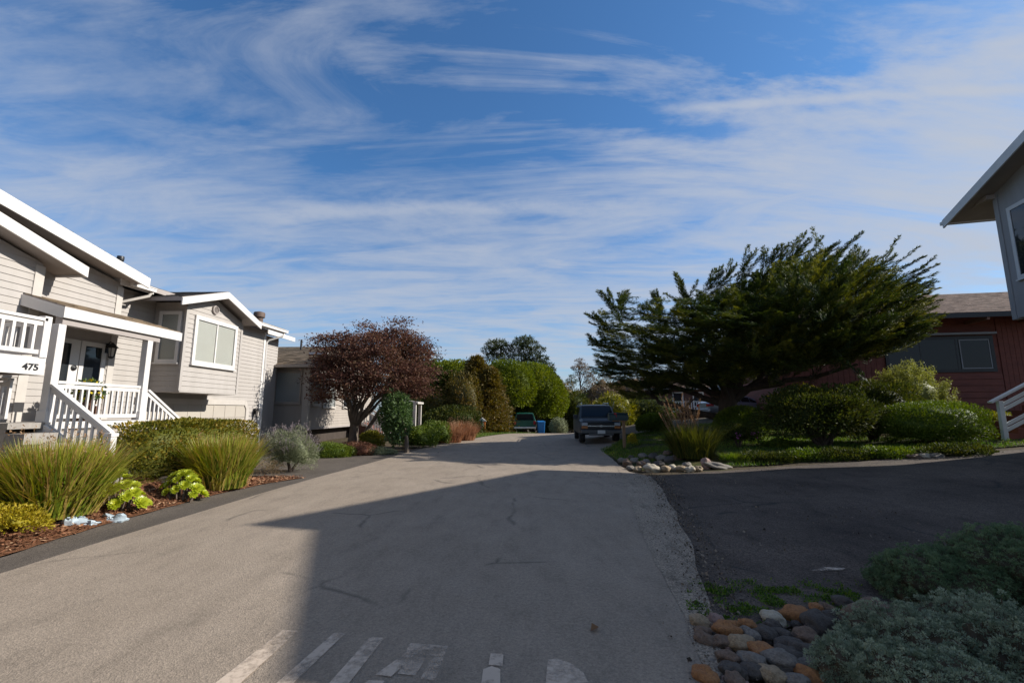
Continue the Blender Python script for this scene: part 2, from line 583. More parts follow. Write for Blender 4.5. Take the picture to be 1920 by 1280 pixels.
def clapboard(mb, poly, O, U, N, pitch=0.13, lip=0.014, m=0):
    """lap siding over a convex outline (u, z): every course leans out to a lip"""
    O, U, N = Vector(O), Vector(U).normalized(), Vector(N).normalized()
    lo, hi = min(p[1] for p in poly), max(p[1] for p in poly)
    # dark-side backing so that no gap shows
    mb.poly([O + U * u + Vector((0, 0, z)) for u, z in poly], m)
    z = lo
    while z < hi - 1e-4:
        z1 = min(z + pitch, hi)
        p = clip_band(poly, z, z1)
        if len(p) > 2:
            P = [O + U * u + Vector((0, 0, zz)) + N * (0.003 + lip * (1 - (zz - z) / pitch)) for u, zz in p]
            mb.poly(P, m)
            low = [(u, zz) for u, zz in p if zz < z + 1e-4]
            if len(low) >= 2:
                us = [u for u, _ in low]
                a, b = min(us), max(us)
                A, B = O + U * a + Vector((0, 0, z)), O + U * b + Vector((0, 0, z))
                mb.poly([A, B, B + N * (0.003 + lip), A + N * (0.003 + lip)], m)
        z = z1


def shingles(mb, e0, e1, r1, r0, course=0.15, tab=0.28, m=0, lift=0.012):
    """shingle courses from the eave edge e0-e1 up to the ridge edge r0-r1"""
    e0, e1, r0, r1 = map(Vector, (e0, e1, r0, r1))
    n = (e1 - e0).cross(r0 - e0).normalized()
    if n.z < 0:
        n = -n
    L = max((r0 - e0).length, (r1 - e1).length)
    nc = max(2, int(L / course))
    for k in range(nc):
        t0, t1 = k / nc, min(1.0, (k + 1.12) / nc)
        a0, b0 = e0.lerp(r0, t0), e1.lerp(r1, t0)
        a1, b1 = e0.lerp(r0, t1), e1.lerp(r1, t1)
        w = (b0 - a0).length
        nt_ = max(1, int(w / tab))
        sh = random.random()
        cuts = [0.0] + [min(1, max(0, (j + sh) / nt_)) for j in range(nt_)] + [1.0]
        for j in range(len(cuts) - 1):
            if cuts[j + 1] - cuts[j] < 1e-4:
                continue
            l = lift * random.uniform(0.7, 1.4)
            A, B = a0.lerp(b0, cuts[j]), a0.lerp(b0, cuts[j + 1])
            C, D = a1.lerp(b1, cuts[j + 1]), a1.lerp(b1, cuts[j])
            r = random.random()
            mb.poly([A + n * l, B + n * l, C + n * 0.002, D + n * 0.002], m, r)
            mb.poly([A, B, B + n * l, A + n * l], m, r)


def roof_slab(parent, e0, e1, r1, r0, thick, mshingle, msoffit, name='roof', world=True):
    e0, e1, r0, r1 = map(Vector, (e0, e1, r0, r1))
    mb = MB()
    d = Vector((0, 0, -thick))
    P = [e0, e1, r1, r0]
    q = [p + d for p in P]
    mb.faces(P + q, [(4, 5, 6, 7), (0, 1, 5, 4), (1, 2, 6, 5), (2, 3, 7, 6), (3, 0, 4, 7)], 1)
    mb.poly(P, 0)
    shingles(mb, e0, e1, r1, r0)
    return mb.build(name, [mshingle, msoffit], parent, world=world)


def window(parent, O, U, N, u0, u1, z0, z1, fw=0.09, frame='white', blind='blind', mull=(), muls=(), slats=True, sill=True, world=True, depth=0.06, name='window', pane='pane', lift=0.018):
    O, U, N = Vector(O), Vector(U).normalized(), Vector(N).normalized()
    Z = Vector((0, 0, 1))

    def slab(mb, a, b, c, d, n0, n1):
        P = [O + U * a + Z * c, O + U * b + Z * c, O + U * b + Z * d, O + U * a + Z * d]
        mb.prism([p + N * n0 for p in P], N * (n1 - n0))
    f = MB()
    slab(f, u0, u1, z1 - fw, z1, 0, depth)
    slab(f, u0, u1, z0, z0 + fw, 0, depth)
    slab(f, u0, u0 + fw, z0 + fw, z1 - fw, 0, depth - 0.002)
    slab(f, u1 - fw, u1, z0 + fw, z1 - fw, 0, depth - 0.002)
    for t in mull:
        a = u0 + (u1 - u0) * t
        slab(f, a - 0.025, a + 0.025, z0 + fw, z1 - fw, 0.02, depth - 0.012)
    for t in muls:
        a = z0 + (z1 - z0) * t
        slab(f, u0 + fw, u1 - fw, a - 0.02, a + 0.02, 0.02, depth - 0.014)
    if sill:
        slab(f, u0 - 0.03, u1 + 0.03, z0 - 0.035, z0 - 0.001, 0, depth + 0.03)
    w = f.build(name, M[frame], parent, world=world)
    if blind:
        b = MB()
        if slats:
            z = z0 + fw
            while z < z1 - fw - 0.03:
                P = [O + U * (u0 + fw) + Z * z, O + U * (u1 - fw) + Z * z]
                b.poly([P[0] + N * (lift + 0.008), P[1] + N * (lift + 0.008), P[1] + Z * 0.045 + N * (lift + 0.001), P[0] + Z * 0.045 + N * (lift + 0.001)])
                z += 0.04
        else:
            slab(b, u0 + fw, u1 - fw, z0 + fw, z1 - fw, 0.004, lift)
        b.build('blind', M[blind], w, world=world)
    else:
        b = MB()
        slab(b, u0 + fw, u1 - fw, z0 + fw, z1 - fw, 0.002, lift)
        b.build('dark_interior', M['black'], w, world=world)
    g = MB()
    slab(g, u0 + fw, u1 - fw, z0 + fw, z1 - fw, depth - 0.022, depth - 0.018)
    g.build('pane', M[pane], w, world=world)
    return w


def railing(parent, p, q, top=0.9, step=0.13, m='white', low=0.1, name='railing', bw=0.035, rail=0.07, drop=0.0):
    """sloped or level handrail with separate balusters; p, q at walking level"""
    p, q = Vector(p), Vector(q)
    up = Vector((0, 0, 1))
    mb = MB()
    mb.beam(p + up * top, q + up * top, rail + 0.03, rail * 0.7)
    mb.beam(p + up * (top - 0.075), q + up * (top - 0.075), rail * 0.6, rail)
    mb.beam(p + up * low, q + up * low, rail * 0.6, rail)
    for e_ in (p, q):
        mb.box(e_.x - bw / 2 - .004, e_.x + bw / 2 + .004, e_.y - bw / 2 - .004, e_.y + bw / 2 + .004, e_.z + low - 0.03, e_.z + top - 0.005)
    r = mb.build(name, M[m], parent)
    d = q - p
    n = max(2, int(math.hypot(d.x, d.y) / step))
    base = None
    for i in range(1, n):
        a = p + d * (i / n)
        if base is None:
            b = MB()
            b.box(-bw / 2, bw / 2, -bw / 2, bw / 2, low, top - 0.1)
            base = b.build('baluster', M[m], r, world=False)
            base.location = a - root_of(r).location
        else:
            c = base.copy()
            COL.objects.link(c)
            c.parent = r
            c.location = a - root_of(r).location
    return r


# ------------------------------------------------------------------ foliage helpers
def unit(a):
    return a / np.maximum(np.linalg.norm(a, axis=1, keepdims=True), 1e-9)


def quads_mesh(name, V, m, v, parent=None, loc=None, extra=None, ev_=0.25):
    """V: (n, 4, 3) quads -> mesh object; v: per-face random number"""
    n = len(V)
    me = bpy.data.meshes.new(name)
    vv = V.reshape(-1, 3)
    idx = np.arange(n * 4, dtype=np.int32)
    if extra is not None:           # extra closed core: verts, faces (quads)
        ev, ef = extra
        idx = np.concatenate([idx, (np.asarray(ef, dtype=np.int32) + len(vv)).ravel()])
        vv = np.concatenate([vv, np.asarray(ev, dtype=float)])
        v = np.concatenate([v, np.full(len(ef), ev_)])
        n = n + len(ef)
    me.vertices.add(len(vv))
    me.vertices.foreach_set('co', vv.astype(np.float32).ravel())
    me.loops.add(n * 4)
    me.loops.foreach_set('vertex_index', idx)
    me.polygons.add(n)
    me.polygons.foreach_set('loop_start', np.arange(n, dtype=np.int32) * 4)
    me.update(calc_edges=True)
    at = me.attributes.new('v', 'FLOAT', 'FACE')
    at.data.foreach_set('value', np.clip(v, 0, 1).astype(np.float32))
    return link_mesh(name, me, m, parent, loc)


def leafquads(C, A, L, W, N=None):
    """diamond leaves: base C, direction A, length L, width W"""
    n = len(C)
    A = unit(A)
    if N is None:
        N = rng.normal(size=(n, 3)) + np.array([0, 0, 0.8])
    S = unit(np.cross(A, N))
    L = np.broadcast_to(np.asarray(L, float), (n,))[:, None]
    W = np.broadcast_to(np.asarray(W, float), (n,))[:, None]
    mid = C + A * L * 0.5
    return np.stack([C, mid + S * W / 2, C + A * L, mid - S * W / 2], axis=1)


def lump(D, seed, amp, freq=2.6):
    f = np.zeros(len(D))
    r = np.random.default_rng(seed)
    for k in range(7):
        w = r.normal(size=3) * freq * (1 + 0.35 * k)
        f += np.sin(D @ w + r.uniform(0, 6.28)) / (1 + 0.5 * k)
    return 1 + amp * f / 2.2


def crown_pts(n, radii, seed, amp=0.12, shell=0.35, pn=2.0, bottom=-1.0, freq=2.6):
    D = unit(rng.normal(size=(int(n * 1.8), 3)))
    if bottom > -1:
        D = D[D[:, 2] > bottom]
    D = D[:n]
    k = (np.abs(D) ** pn).sum(1) ** (-1 / pn)
    r = lump(D, seed, amp, freq) * (1 - shell * rng.random(len(D)) ** 1.8)
    return D * (k * r)[:, None] * np.array(radii), D


def core_mesh(radii, seed, amp, scale, pn=2.0, bottom=-1.0, c=(0, 0, 0), freq=2.6, nu=18, nv=10):
    ph = np.linspace(0.02, math.acos(max(-0.999, bottom)), nv + 1)
    th = np.arange(nu) * 2 * math.pi / nu
    D = np.stack([np.outer(np.sin(ph), np.cos(th)), np.outer(np.sin(ph), np.sin(th)), np.outer(np.cos(ph), np.ones(nu))], -1).reshape(-1, 3)
    k = (np.abs(D) ** pn).sum(1) ** (-1 / pn)
    V = D * (k * lump(D, seed, amp, freq) * scale)[:, None] * np.array(radii) + np.array(c)
    Fc = [(a * nu + j, (a + 1) * nu + j, (a + 1) * nu + (j + 1) % nu, a * nu + (j + 1) % nu) for a in range(nv) for j in range(nu)]
    return V, Fc


def shrub(name, label, cat, base, radii, n, L, W, lm, amp=0.12, shell=0.3, pn=2.0, seed=1, rise=None, bottom=-0.75, group=None, updir=0.5, stems=0, core=0.78, spread=0.55, freq=2.6, stem_h=None, part='foliage'):
    """leafy bush: foliage (a skin of many small leaves over a leafy core) and stems"""
    rx, ry, rz = radii
    zc = rise if rise is not None else rz * 0.8
    t = thing(name, label, cat, base, 0, group)
    P, D = crown_pts(n, radii, seed, amp, shell, pn, bottom, freq)
    A = unit(D * np.array([1 / rx, 1 / ry, 1 / rz])) + np.array([0, 0, updir]) + rng.normal(size=D.shape) * spread
    P = P + np.array([0, 0, zc])
    V = leafquads(P, A, L * rng.uniform(0.6, 1.3, len(P)), W * rng.uniform(0.7, 1.2, len(P)))
    patch = lump(D, seed + 9, 0.25, 3.5) - 1
    v = np.clip(rng.beta(2.2, 2.2, len(P)) + patch, 0, 1)
    ex = core_mesh(radii, seed, amp, core, pn, bottom, (0, 0, zc), freq) if core else None
    quads_mesh(part, V, lm, v, t, extra=ex)
    if stems:
        mb = MB()
        for i in range(stems):
            a = 2 * math.pi * (i + random.random() * 0.7) / stems
            r = random.uniform(0.25, 0.6)
            hh = stem_h if stem_h else zc
            x, y = math.cos(a) * rx * r, math.sin(a) * ry * r
            mb.tube([(random.uniform(-.08, .08) * rx, random.uniform(-.08, .08) * ry, -0.05), (x * .35, y * .35, hh * 0.3), (x * .8, y * .8, hh * 0.75), (x, y, hh * 1.1)], [0.035 + 0.02 * rx, 0.03 + .012 * rx, 0.025, 0.012], 6)
        mb.build('stem', M['bark'], t, world=False, smooth=True)
    return t


def blades(n, spread, hgt, width, lean=(0.1, 0.9), curve=0.5, seg=3, zjit=0.4, tilt=None):
    """arching grass blades from a tuft: (n*seg, 4, 3)"""
    a = rng.uniform(0, 2 * math.pi, n)
    rr = np.sqrt(rng.random(n)) * spread
    B = np.stack([np.cos(a) * rr, np.sin(a) * rr, np.zeros(n)], 1)
    a2 = a + rng.normal(size=n) * 0.5
    l = rng.uniform(lean[0], lean[1], n) * (0.35 + 0.65 * rr / max(spread, 1e-6))
    hg = hgt * rng.uniform(1 - zjit, 1.0, n)
    dirh = np.stack([np.cos(a2), np.sin(a2), np.zeros(n)], 1)
    side = np.stack([-np.sin(a2), np.cos(a2), np.zeros(n)], 1)
    sj = a + rng.uniform(0, 3.14, n)
    side = unit(side + 0.8 * np.stack([np.cos(sj), np.sin(sj), np.zeros(n)], 1))
    pts = []
    for k in range(seg + 1):
        t = k / seg
        out = l * (t * (1 - curve) + curve * t * t)
        up = t - 0.35 * curve * l * t * t
        P = B + dirh * (out * hg)[:, None] + np.array([0, 0, 1]) * (up * hg)[:, None]
        w = width * (1 - t) ** 0.6 * rng.uniform(0.8, 1.2, n) if k else np.full(n, width)
        pts.append((P, side * (w / 2)[:, None]))
    Q = []
    for k in range(seg):
        (p0, s0), (p1, s1) = pts[k], pts[k + 1]
        Q.append(np.stack([p0 - s0, p0 + s0, p1 + s1, p1 - s1], 1))
    v = rng.beta(2, 2, n)
    return np.concatenate(Q), np.concatenate([np.clip(v + 0.12 * k, 0, 1) for k in range(seg)]), pts[-1][0]


# ================================================================== THE SETTING
def struct(o):
    o['kind'] = 'structure'
    return o


def axis(lo, a, b, hi, fine, nout):
    left = [lo + (a - lo) * (1 - (1 - i / nout) ** 2.2) for i in range(nout)]
    mid = list(np.arange(a, b, fine))
    right = [b + (hi - b) * (i / nout) ** 2.2 for i in range(nout + 1)]
    return left + mid + right


xs = axis(-700, -24, 34, 700, 0.4, 16)
ys = axis(-300, -4, 48, 900, 0.4, 16)
mb = MB()
nx, ny = len(xs), len(ys)
mb.v = [(x, y, H(x, y) - 0.035 + (0.03 * pnoise(Vector((x * .7, y * .7, 0))) if (x < -6.5 or x > 4.5) and abs(x) < 40 and y < 60 else 0)) for y in ys for x in xs]
for j in range(ny - 1):
    for i in range(nx - 1):
        mb.f.append((j * nx + i, j * nx + i + 1, (j + 1) * nx + i + 1, (j + 1) * nx + i))
mb.m = [0] * len(mb.f)
mb.r = [0.5] * len(mb.f)
struct(mb.build('ground', M['soil'], smooth=True))


def interp(tab, t):
    for (a, va), (b, vb) in zip(tab, tab[1:]):
        if t <= b:
            k = max(0, (t - a) / (b - a))
            return va + (vb - va) * k
    return tab[-1][1]


def sheet(name, rows, m, dz=0.0, wob=0.0):
    """rows of equal-length point lists (x, y), laid on the terrain"""
    mb = MB()
    n = len(rows[0])
    for r in rows:
        for x, y in r:
            mb.v.append((x, y, H(x, y) + dz))
    for j in range(len(rows) - 1):
        for i in range(n - 1):
            mb.f.append((j * n + i, j * n + i + 1, (j + 1) * n + i + 1, (j + 1) * n + i))
    mb.m = [0] * len(mb.f)
    mb.r = [0.5] * len(mb.f)
    o = mb.build(name, m, smooth=True)
    return struct(o)


ROAD_L = [(-6, -5.2), (4.6, -5.24), (5.86, -5.27), (7.8, -5.22), (9.5, -5.2), (11.5, -5.08), (14.7, -4.82), (20.7, -4.4), (25.6, -3.4), (29.3, -2.6), (31.5, -1.9), (33, -1.4), (34.5, -0.6), (36, 0.8), (38, 2.5)]
ROAD_R = [(-6, 1.2), (3, 1.22), (4.1, 1.5), (4.8, 1.72), (6.1, 2.05), (7.7, 2.38), (10, 2.85), (11.7, 3.1), (12.6, 2.75), (15, 2.85), (19, 3.15), (23, 4.7), (28, 5.0), (31, 5.4), (33, 5.8), (35, 6.2), (38, 7)]
rows = []
y = -6.0
while y <= 38.01:
    a, b = interp(ROAD_L, y), interp(ROAD_R, y)
    a += 0.02 * pnoise(Vector((y * 1.3, 3, 0)))
    b += 0.05 * pnoise(Vector((y * 1.1, 7, 0))) + 0.012 * pnoise(Vector((y * 6, 1, 0)))
    rows.append([(a + (b - a) * i / 12, y) for i in range(13)])
    y += 0.3
sheet('road', rows, M['road'], 0.0)

# strip of old worn asphalt along the right edge of the road
SL = [(1.5, 0.9), (3, 1.08), (4.06, 1.27), (5.1, 1.37), (6.95, 1.61), (9, 1.95), (11.6, 2.32), (11.9, 2.5)]
rows = []
y = 1.5
while y < 11.95:
    a = interp(SL, y) + 0.03 * pnoise(Vector((y * 3, 0, 0)))
    b = interp(ROAD_R, y) + 0.05 * pnoise(Vector((y * 1.1, 7, 0)))
    rows.append([(a + (b - a) * i / 4, y) for i in range(5)])
    y += 0.12
sheet('worn_road_edge', rows, M['oldpatch'], 0.004)

# dark asphalt band along the left edge, widening into the neighbours' driveway
DL = [(-4, -5.78), (5.16, -5.8), (6.57, -5.92), (8.8, -5.93), (10.35, -5.78), (11.3, -5.6), (11.5, -6.0), (11.75, -10.0), (16.3, -9.99), (16.5, -9.0), (16.7, -5.6), (18.8, -4.95), (22, -4.45), (26, -3.42), (27, -3.2)]
rows = []
y = -4.0
while y < 27:
    a = interp(DL, y) + 0.03 * pnoise(Vector((y * 2, 9, 0)))
    b = interp(ROAD_L, y) + 0.015
    rows.append([(a + (b - a) * i / 8, y) for i in range(9)])
    y += 0.12
sheet('dark_asphalt_band', rows, M['dark_asphalt'], -0.004)

# the driveway on the right
FARE = [(1.5, 11.3), (3.0, 11.75), (4.2, 12.1), (6.0, 12.45), (8.0, 12.6), (11, 12.6), (14, 12.3), (18, 11.6), (24, 10.5)]
NEARE = [(1.2, 3.4), (1.8, 3.7), (2.4, 3.95), (3.2, 4.2), (3.8, 4.55), (5, 4.7), (8, 4.2), (24, 2.5)]
rows = []
x = 1.3
while x < 24:
    a = interp(NEARE, x) + 0.12 * pnoise(Vector((x * 2, 2, 0)))
    b = interp(FARE, x) + 0.07 * pnoise(Vector((x * 2, 5, 0)))
    rows.append([(x, a + (b - a) * i / 24) for i in range(25)])
    x += 0.2
sheet('driveway', rows, M['drive'], -0.008)

# mulch bed on the left
rows = []
y = -3.0
BE = [(3, -5.75), (5.16, -5.78), (6.57, -5.9), (8.8, -5.9), (10.35, -5.75), (11.4, -5.3)]
while y < 11.35:
    b = interp(BE, y) + 0.03 * pnoise(Vector((y * 4, 0, 0)))
    rows.append([(-8.2 + (b + 8.2) * i / 20, y) for i in range(21)])
    y += 0.15
sheet('mulch_bed', rows, M['mulch'], 0.012)

# front lawns
rows = []
y = 13.0
while y < 27:
    a = 2.95 if y < 19 else 2.95 + 0.45 * (y - 19)
    a = min(a, 5.6)
    rows.append([(a + (15 - a) * i / 40, y) for i in range(41)])
    y += 0.3
sheet('lawn', rows, M['lawn'], -0.012)
rows = []
y = 27.5
while y < 37:
    b = interp(ROAD_L, y) - 0.15
    rows.append([(-5.5 + (b + 5.5) * i / 16, y) for i in range(17)])
    y += 0.3
sheet('lawn', rows, M['lawn'], -0.01)

# painted lettering worn into the road
m, nt, out = newmat('worn_road_paint')
p = nd(nt, 'ShaderNodeBsdfPrincipled')
p.inputs['Base Color'].default_value = (0.60, 0.48, 0.375, 1)
p.inputs['Roughness'].default_value = 0.85
tr = nd(nt, 'ShaderNodeBsdfTransparent')
tc = nd(nt, 'ShaderNodeTexCoord')
nz = nd(nt, 'ShaderNodeTexNoise', i_Scale=16.0, i_Detail=9, i_Roughness=0.75)
nt.links.new(tc.outputs['Object'], nz.inputs['Vector'])
nb = nd(nt, 'ShaderNodeTexNoise', i_Scale=2.2, i_Detail=3)
nt.links.new(tc.outputs['Object'], nb.inputs['Vector'])
ad = nd(nt, 'ShaderNodeMath', operation='ADD')
nt.links.new(nz.outputs['Fac'], ad.inputs[0])
nt.links.new(nb.outputs['Fac'], ad.inputs[1])
rp = ramp(nt, [(0.40, (0.08,) * 3), (0.56, (0.8,) * 3)])
hf = nd(nt, 'ShaderNodeMath', operation='MULTIPLY')
nt.links.new(ad.outputs[0], hf.inputs[0])
hf.inputs[1].default_value = 0.5
nt.links.new(hf.outputs[0], rp.inputs['Fac'])
mx = nd(nt, 'ShaderNodeMixShader')
nt.links.new(rp.outputs[0], mx.inputs[0])
nt.links.new(tr.outputs[0], mx.inputs[1])
nt.links.new(p.outputs[0], mx.inputs[2])
nt.links.new(mx.outputs[0], out.inputs[0])
M['paint'] = m


def gp(px, py):
    d = sampleray(px, py)
    t = -EYE / d[2]
    return (d[0] * t, d[1] * t, 0.008)


MARKS = [[(530, 1182), (559, 1184), (452, 1281), (300, 1420), (225, 1420), (407, 1279)],
         [(626, 1188), (647, 1189), (551, 1281), (420, 1420), (350, 1420), (522, 1279)],
         [(693, 1196), (720, 1197), (655, 1281), (560, 1420), (500, 1420), (620, 1279)],
         [(770, 1207), (841, 1212), (832, 1232), (757, 1227)],
         [(757, 1228), (778, 1229), (733, 1270), (704, 1266)],
         [(812, 1232), (832, 1233), (816, 1277), (788, 1274)],
         [(770, 1232), (800, 1234), (778, 1268), (745, 1264)],
         [(691, 1277), (721, 1278), (700, 1310), (660, 1300)],
         [(920, 1226), (944, 1228), (942, 1250), (916, 1248)],
         [(906, 1256), (922, 1250), (938, 1256), (938, 1300), (900, 1300)],
         [(1027, 1238), (1045, 1236), (1072, 1246), (1094, 1263), (1108, 1290), (1110, 1400), (1013, 1400)]]
for k, poly in enumerate(MARKS):
    mb = MB()
    mb.poly([gp(*q) for q in reversed(poly)])
    struct(mb.build('road_marking', M['paint']))
mb = MB()
q = [G(1520, 1071), G(1548, 1064), G(1585, 1066), G(1580, 1071), G(1545, 1073)]
mb.poly([(x, yy, z + 0.006) for x, yy, z in reversed(q)])
struct(mb.build('paint_smear', M['paint']))

# ------------------------------------------------------------------ sun and sky
SUN_E, SUN_D = 30.0, 6.3          # elevation; degrees beyond square-on to the street
sd = Vector((math.cos(R(SUN_E)) * math.cos(R(SUN_D)), math.cos(R(SUN_E)) * math.sin(R(SUN_D)), math.sin(R(SUN_E))))
sun = bpy.data.lights.new('sun', 'SUN')
sun.energy = 4.3
sun.angle = R(0.55)
sun.color = (1.0, 0.955, 0.87)
so = bpy.data.objects.new('sun', sun)
COL.objects.link(so)
so.rotation_euler = sd.to_track_quat('Z', 'Y').to_euler()

w = bpy.data.worlds.new('World')
scene.world = w
w.use_nodes = True
nt = w.node_tree
nt.nodes.clear()
L = nt.links.new
out = nt.nodes.new('ShaderNodeOutputWorld')
bg = nd(nt, 'ShaderNodeBackground')
bg.inputs['Strength'].default_value = 0.1
sky = nd(nt, 'ShaderNodeTexSky', sky_type='NISHITA')
sky.sun_disc = False
sky.sun_elevation = R(SUN_E)
sky.sun_rotation = R(90 - SUN_D)
sky.altitude = 0
sky.air_density = 1.0
sky.dust_density = 0.6
sky.ozone_density = 2.2
tc = nd(nt, 'ShaderNodeTexCoord')
sep = nd(nt, 'ShaderNodeSeparateXYZ')
L(tc.outputs['Generated'], sep.inputs[0])


def mth(op, a, b=None, clamp=False):
    n = nd(nt, 'ShaderNodeMath', operation=op)
    n.use_clamp = clamp
    for i, x in enumerate((a, b)):
        if x is None:
            continue
        if isinstance(x, (int, float)):
            n.inputs[i].default_value = x
        else:
            L(x, n.inputs[i])
    return n.outputs[0]


zc = mth('ADD', mth('MAXIMUM', sep.outputs['Z'], 0.0), 0.10)
U_ = mth('DIVIDE', sep.outputs['X'], zc)
V_ = mth('DIVIDE', sep.outputs['Y'], zc)
cmb = nd(nt, 'ShaderNodeCombineXYZ')
L(U_, cmb.inputs[0])
L(V_, cmb.inputs[1])


def skyuv(px, py):
    d = Vector(sampleray(px, py)).normalized()
    return d.x / (max(d.z, 0) + 0.10), d.y / (max(d.z, 0) + 0.10)


def noise(rot, sc, scale, detail=8, rough=0.6, dist=0.0, off=(0, 0, 0)):
    mp = nd(nt, 'ShaderNodeMapping')
    mp.inputs['Rotation'].default_value = (0, 0, R(rot))
    mp.inputs['Scale'].default_value = sc
    mp.inputs['Location'].default_value = off
    L(cmb.outputs[0], mp.inputs[0])
    n = nd(nt, 'ShaderNodeTexNoise', i_Scale=scale, i_Detail=detail, i_Roughness=rough, i_Distortion=dist)
    L(mp.outputs[0], n.inputs['Vector'])
    return n.outputs['Fac']


def remap(x, a, b, c=0.0, d=1.0, smooth=True):
    n = nd(nt, 'ShaderNodeMapRange')
    n.interpolation_type = 'SMOOTHSTEP' if smooth else 'LINEAR'
    n.inputs['From Min'].default_value = a
    n.inputs['From Max'].default_value = b
    n.inputs['To Min'].default_value = c
    n.inputs['To Max'].default_value = d
    L(x, n.inputs['Value'])
    return n.outputs[0]


# cirrus: broad veils, combed streaks and a finer ripple
veil = remap(noise(25, (1, 1, 1), 0.55, 4, 0.5, 0.5, (3.1, 1.2, 0)), 0.36, 0.66)
comb = remap(noise(-58, (0.36, 1.25, 1), 1.3, 13, 0.62, 1.4, (4.7, 1.9, 0)), 0.42, 0.70)
comb2 = remap(noise(34, (0.42, 1.2, 1), 1.5, 13, 0.63, 1.3, (5.3, 2.4, 0)), 0.44, 0.74)
rip = remap(noise(6, (1, 3.0, 1), 1.9, 10, 0.62, 0.7, (0.3, 7.4, 0)), 0.36, 0.74)
puff = remap(noise(0, (1, 1.2, 1), 3.4, 9, 0.6, 0.3, (2.3, 4.4, 0)), 0.35, 0.7)
azim = mth('DIVIDE', sep.outputs['X'], mth('MAXIMUM', mth('ABSOLUTE', sep.outputs['Y']), 0.15))
right = remap(azim, -0.45, 1.15, 0.0, 1.0, False)
low = remap(sep.outputs['Z'], 0.62, 0.08, 0.0, 1.0)
c = mth('MULTIPLY', mth('MAXIMUM', comb, mth('MULTIPLY', comb2, 0.85)), mth('ADD', mth('MULTIPLY', veil, 0.55), 0.62))
c = mth('MULTIPLY', c, mth('ADD', mth('MULTIPLY', puff, 0.55), 0.62))
c = mth('MULTIPLY', c, mth('ADD', mth('MULTIPLY', right, 0.45), 0.78))
c = mth('ADD', c, mth('MULTIPLY', mth('MULTIPLY', right, mth('ADD', mth('MULTIPLY', comb, 0.7), 0.12)), 0.5))
c = mth('ADD', c, mth('MULTIPLY', mth('MULTIPLY', rip, low), 0.70))
c = mth('ADD', c, mth('MULTIPLY', mth('POWER', low, 1.3), 0.30))


def trail(a, b, width, amount, n_off):
    """vapour trail between two bearings in the sky"""
    (u0, v0), (u1, v1) = skyuv(*a), skyuv(*b)
    du, dv = u1 - u0, v1 - v0
    ln = math.hypot(du, dv)
    du, dv = du / ln, dv / ln
    s = mth('ADD', mth('MULTIPLY', mth('SUBTRACT', U_, u0), du), mth('MULTIPLY', mth('SUBTRACT', V_, v0), dv))
    t = mth('ADD', mth('MULTIPLY', mth('SUBTRACT', U_, u0), -dv), mth('MULTIPLY', mth('SUBTRACT', V_, v0), du))
    wob = mth('MULTIPLY', mth('SUBTRACT', noise(0, (1, 1, 1), 3.0, 6, 0.6, 0, n_off), 0.5), width * 2.4)
    d = mth('ABSOLUTE', mth('ADD', t, wob))
    core = remap(d, width, 0.0)
    ends = mth('MULTIPLY', remap(s, 0.0, ln * 0.25), remap(s, ln * 1.25, ln * 0.95))
    br = remap(noise(0, (1, 1, 1), 5.0, 7, 0.7, 0, n_off), 0.3, 0.6, 0.35, 1.0)
    return mth('MULTIPLY', mth('MULTIPLY', core, ends), mth('MULTIPLY', br, amount))


c = mth('ADD', c, trail((1180, 212), (2150, 160), 0.03, 0.8, (1, 2, 0)))
c = mth('ADD', c, trail((340, 418), (1230, 388), 0.09, 0.5, (4, 1, 0)))
c = mth('ADD', c, trail((230, 500), (470, 440), 0.09, 0.22, (7, 3, 0)))
c = mth('MAXIMUM', mth('SUBTRACT', mth('MULTIPLY', c, 0.96), 0.065), 0.0)
c = mth('MULTIPLY', mth('DIVIDE', c, mth('ADD', c, 0.62)), 1.24)
c = mth('MINIMUM', c, 0.95)
mixc = nd(nt, 'ShaderNodeMixRGB')
L(c, mixc.inputs[0])
tint = nd(nt, 'ShaderNodeMixRGB', blend_type='MULTIPLY')
tint.inputs[0].default_value = 1.0
tint.inputs[2].default_value = (0.41, 0.69, 0.92, 1)
L(sky.outputs[0], tint.inputs[1])
L(tint.outputs[0], mixc.inputs[1])
mixc.inputs[2].default_value = (3.05, 3.3, 3.8, 1)
L(mixc.outputs[0], bg.inputs['Color'])
L(bg.outputs[0], out.inputs[0])

scene.view_settings.view_transform = 'Standard'
scene.view_settings.look = 'None'
scene.view_settings.exposure = 0.75
scene.view_settings.gamma = 1


# ================================================================== HOUSE ON THE LEFT
def wallpart(parent, segs, m, name='wall', extra=None, pitch=0.13):
    mb = MB()
    for poly, O, U, N in segs:
        clapboard(mb, poly, O, U, N, pitch)
    if extra:
        extra(mb)
    return mb.build(name, m, parent)


YP, XP = (0, 1, 0), (1, 0, 0)
YN, XN = (0, -1, 0), (-1, 0, 0)
hs = thing('house', 'pale grey clapboard house with white trim, balcony and covered porch, nearest on the left', 'house', (-9.6, 9.0, 0.3))


def zup(y):      # upper rake, top edge, at the rake plane
    return 4.79 + (10.4 - y) * 0.19


def zlow(y):
    return 4.47 + (8.68 - y) * 0.27


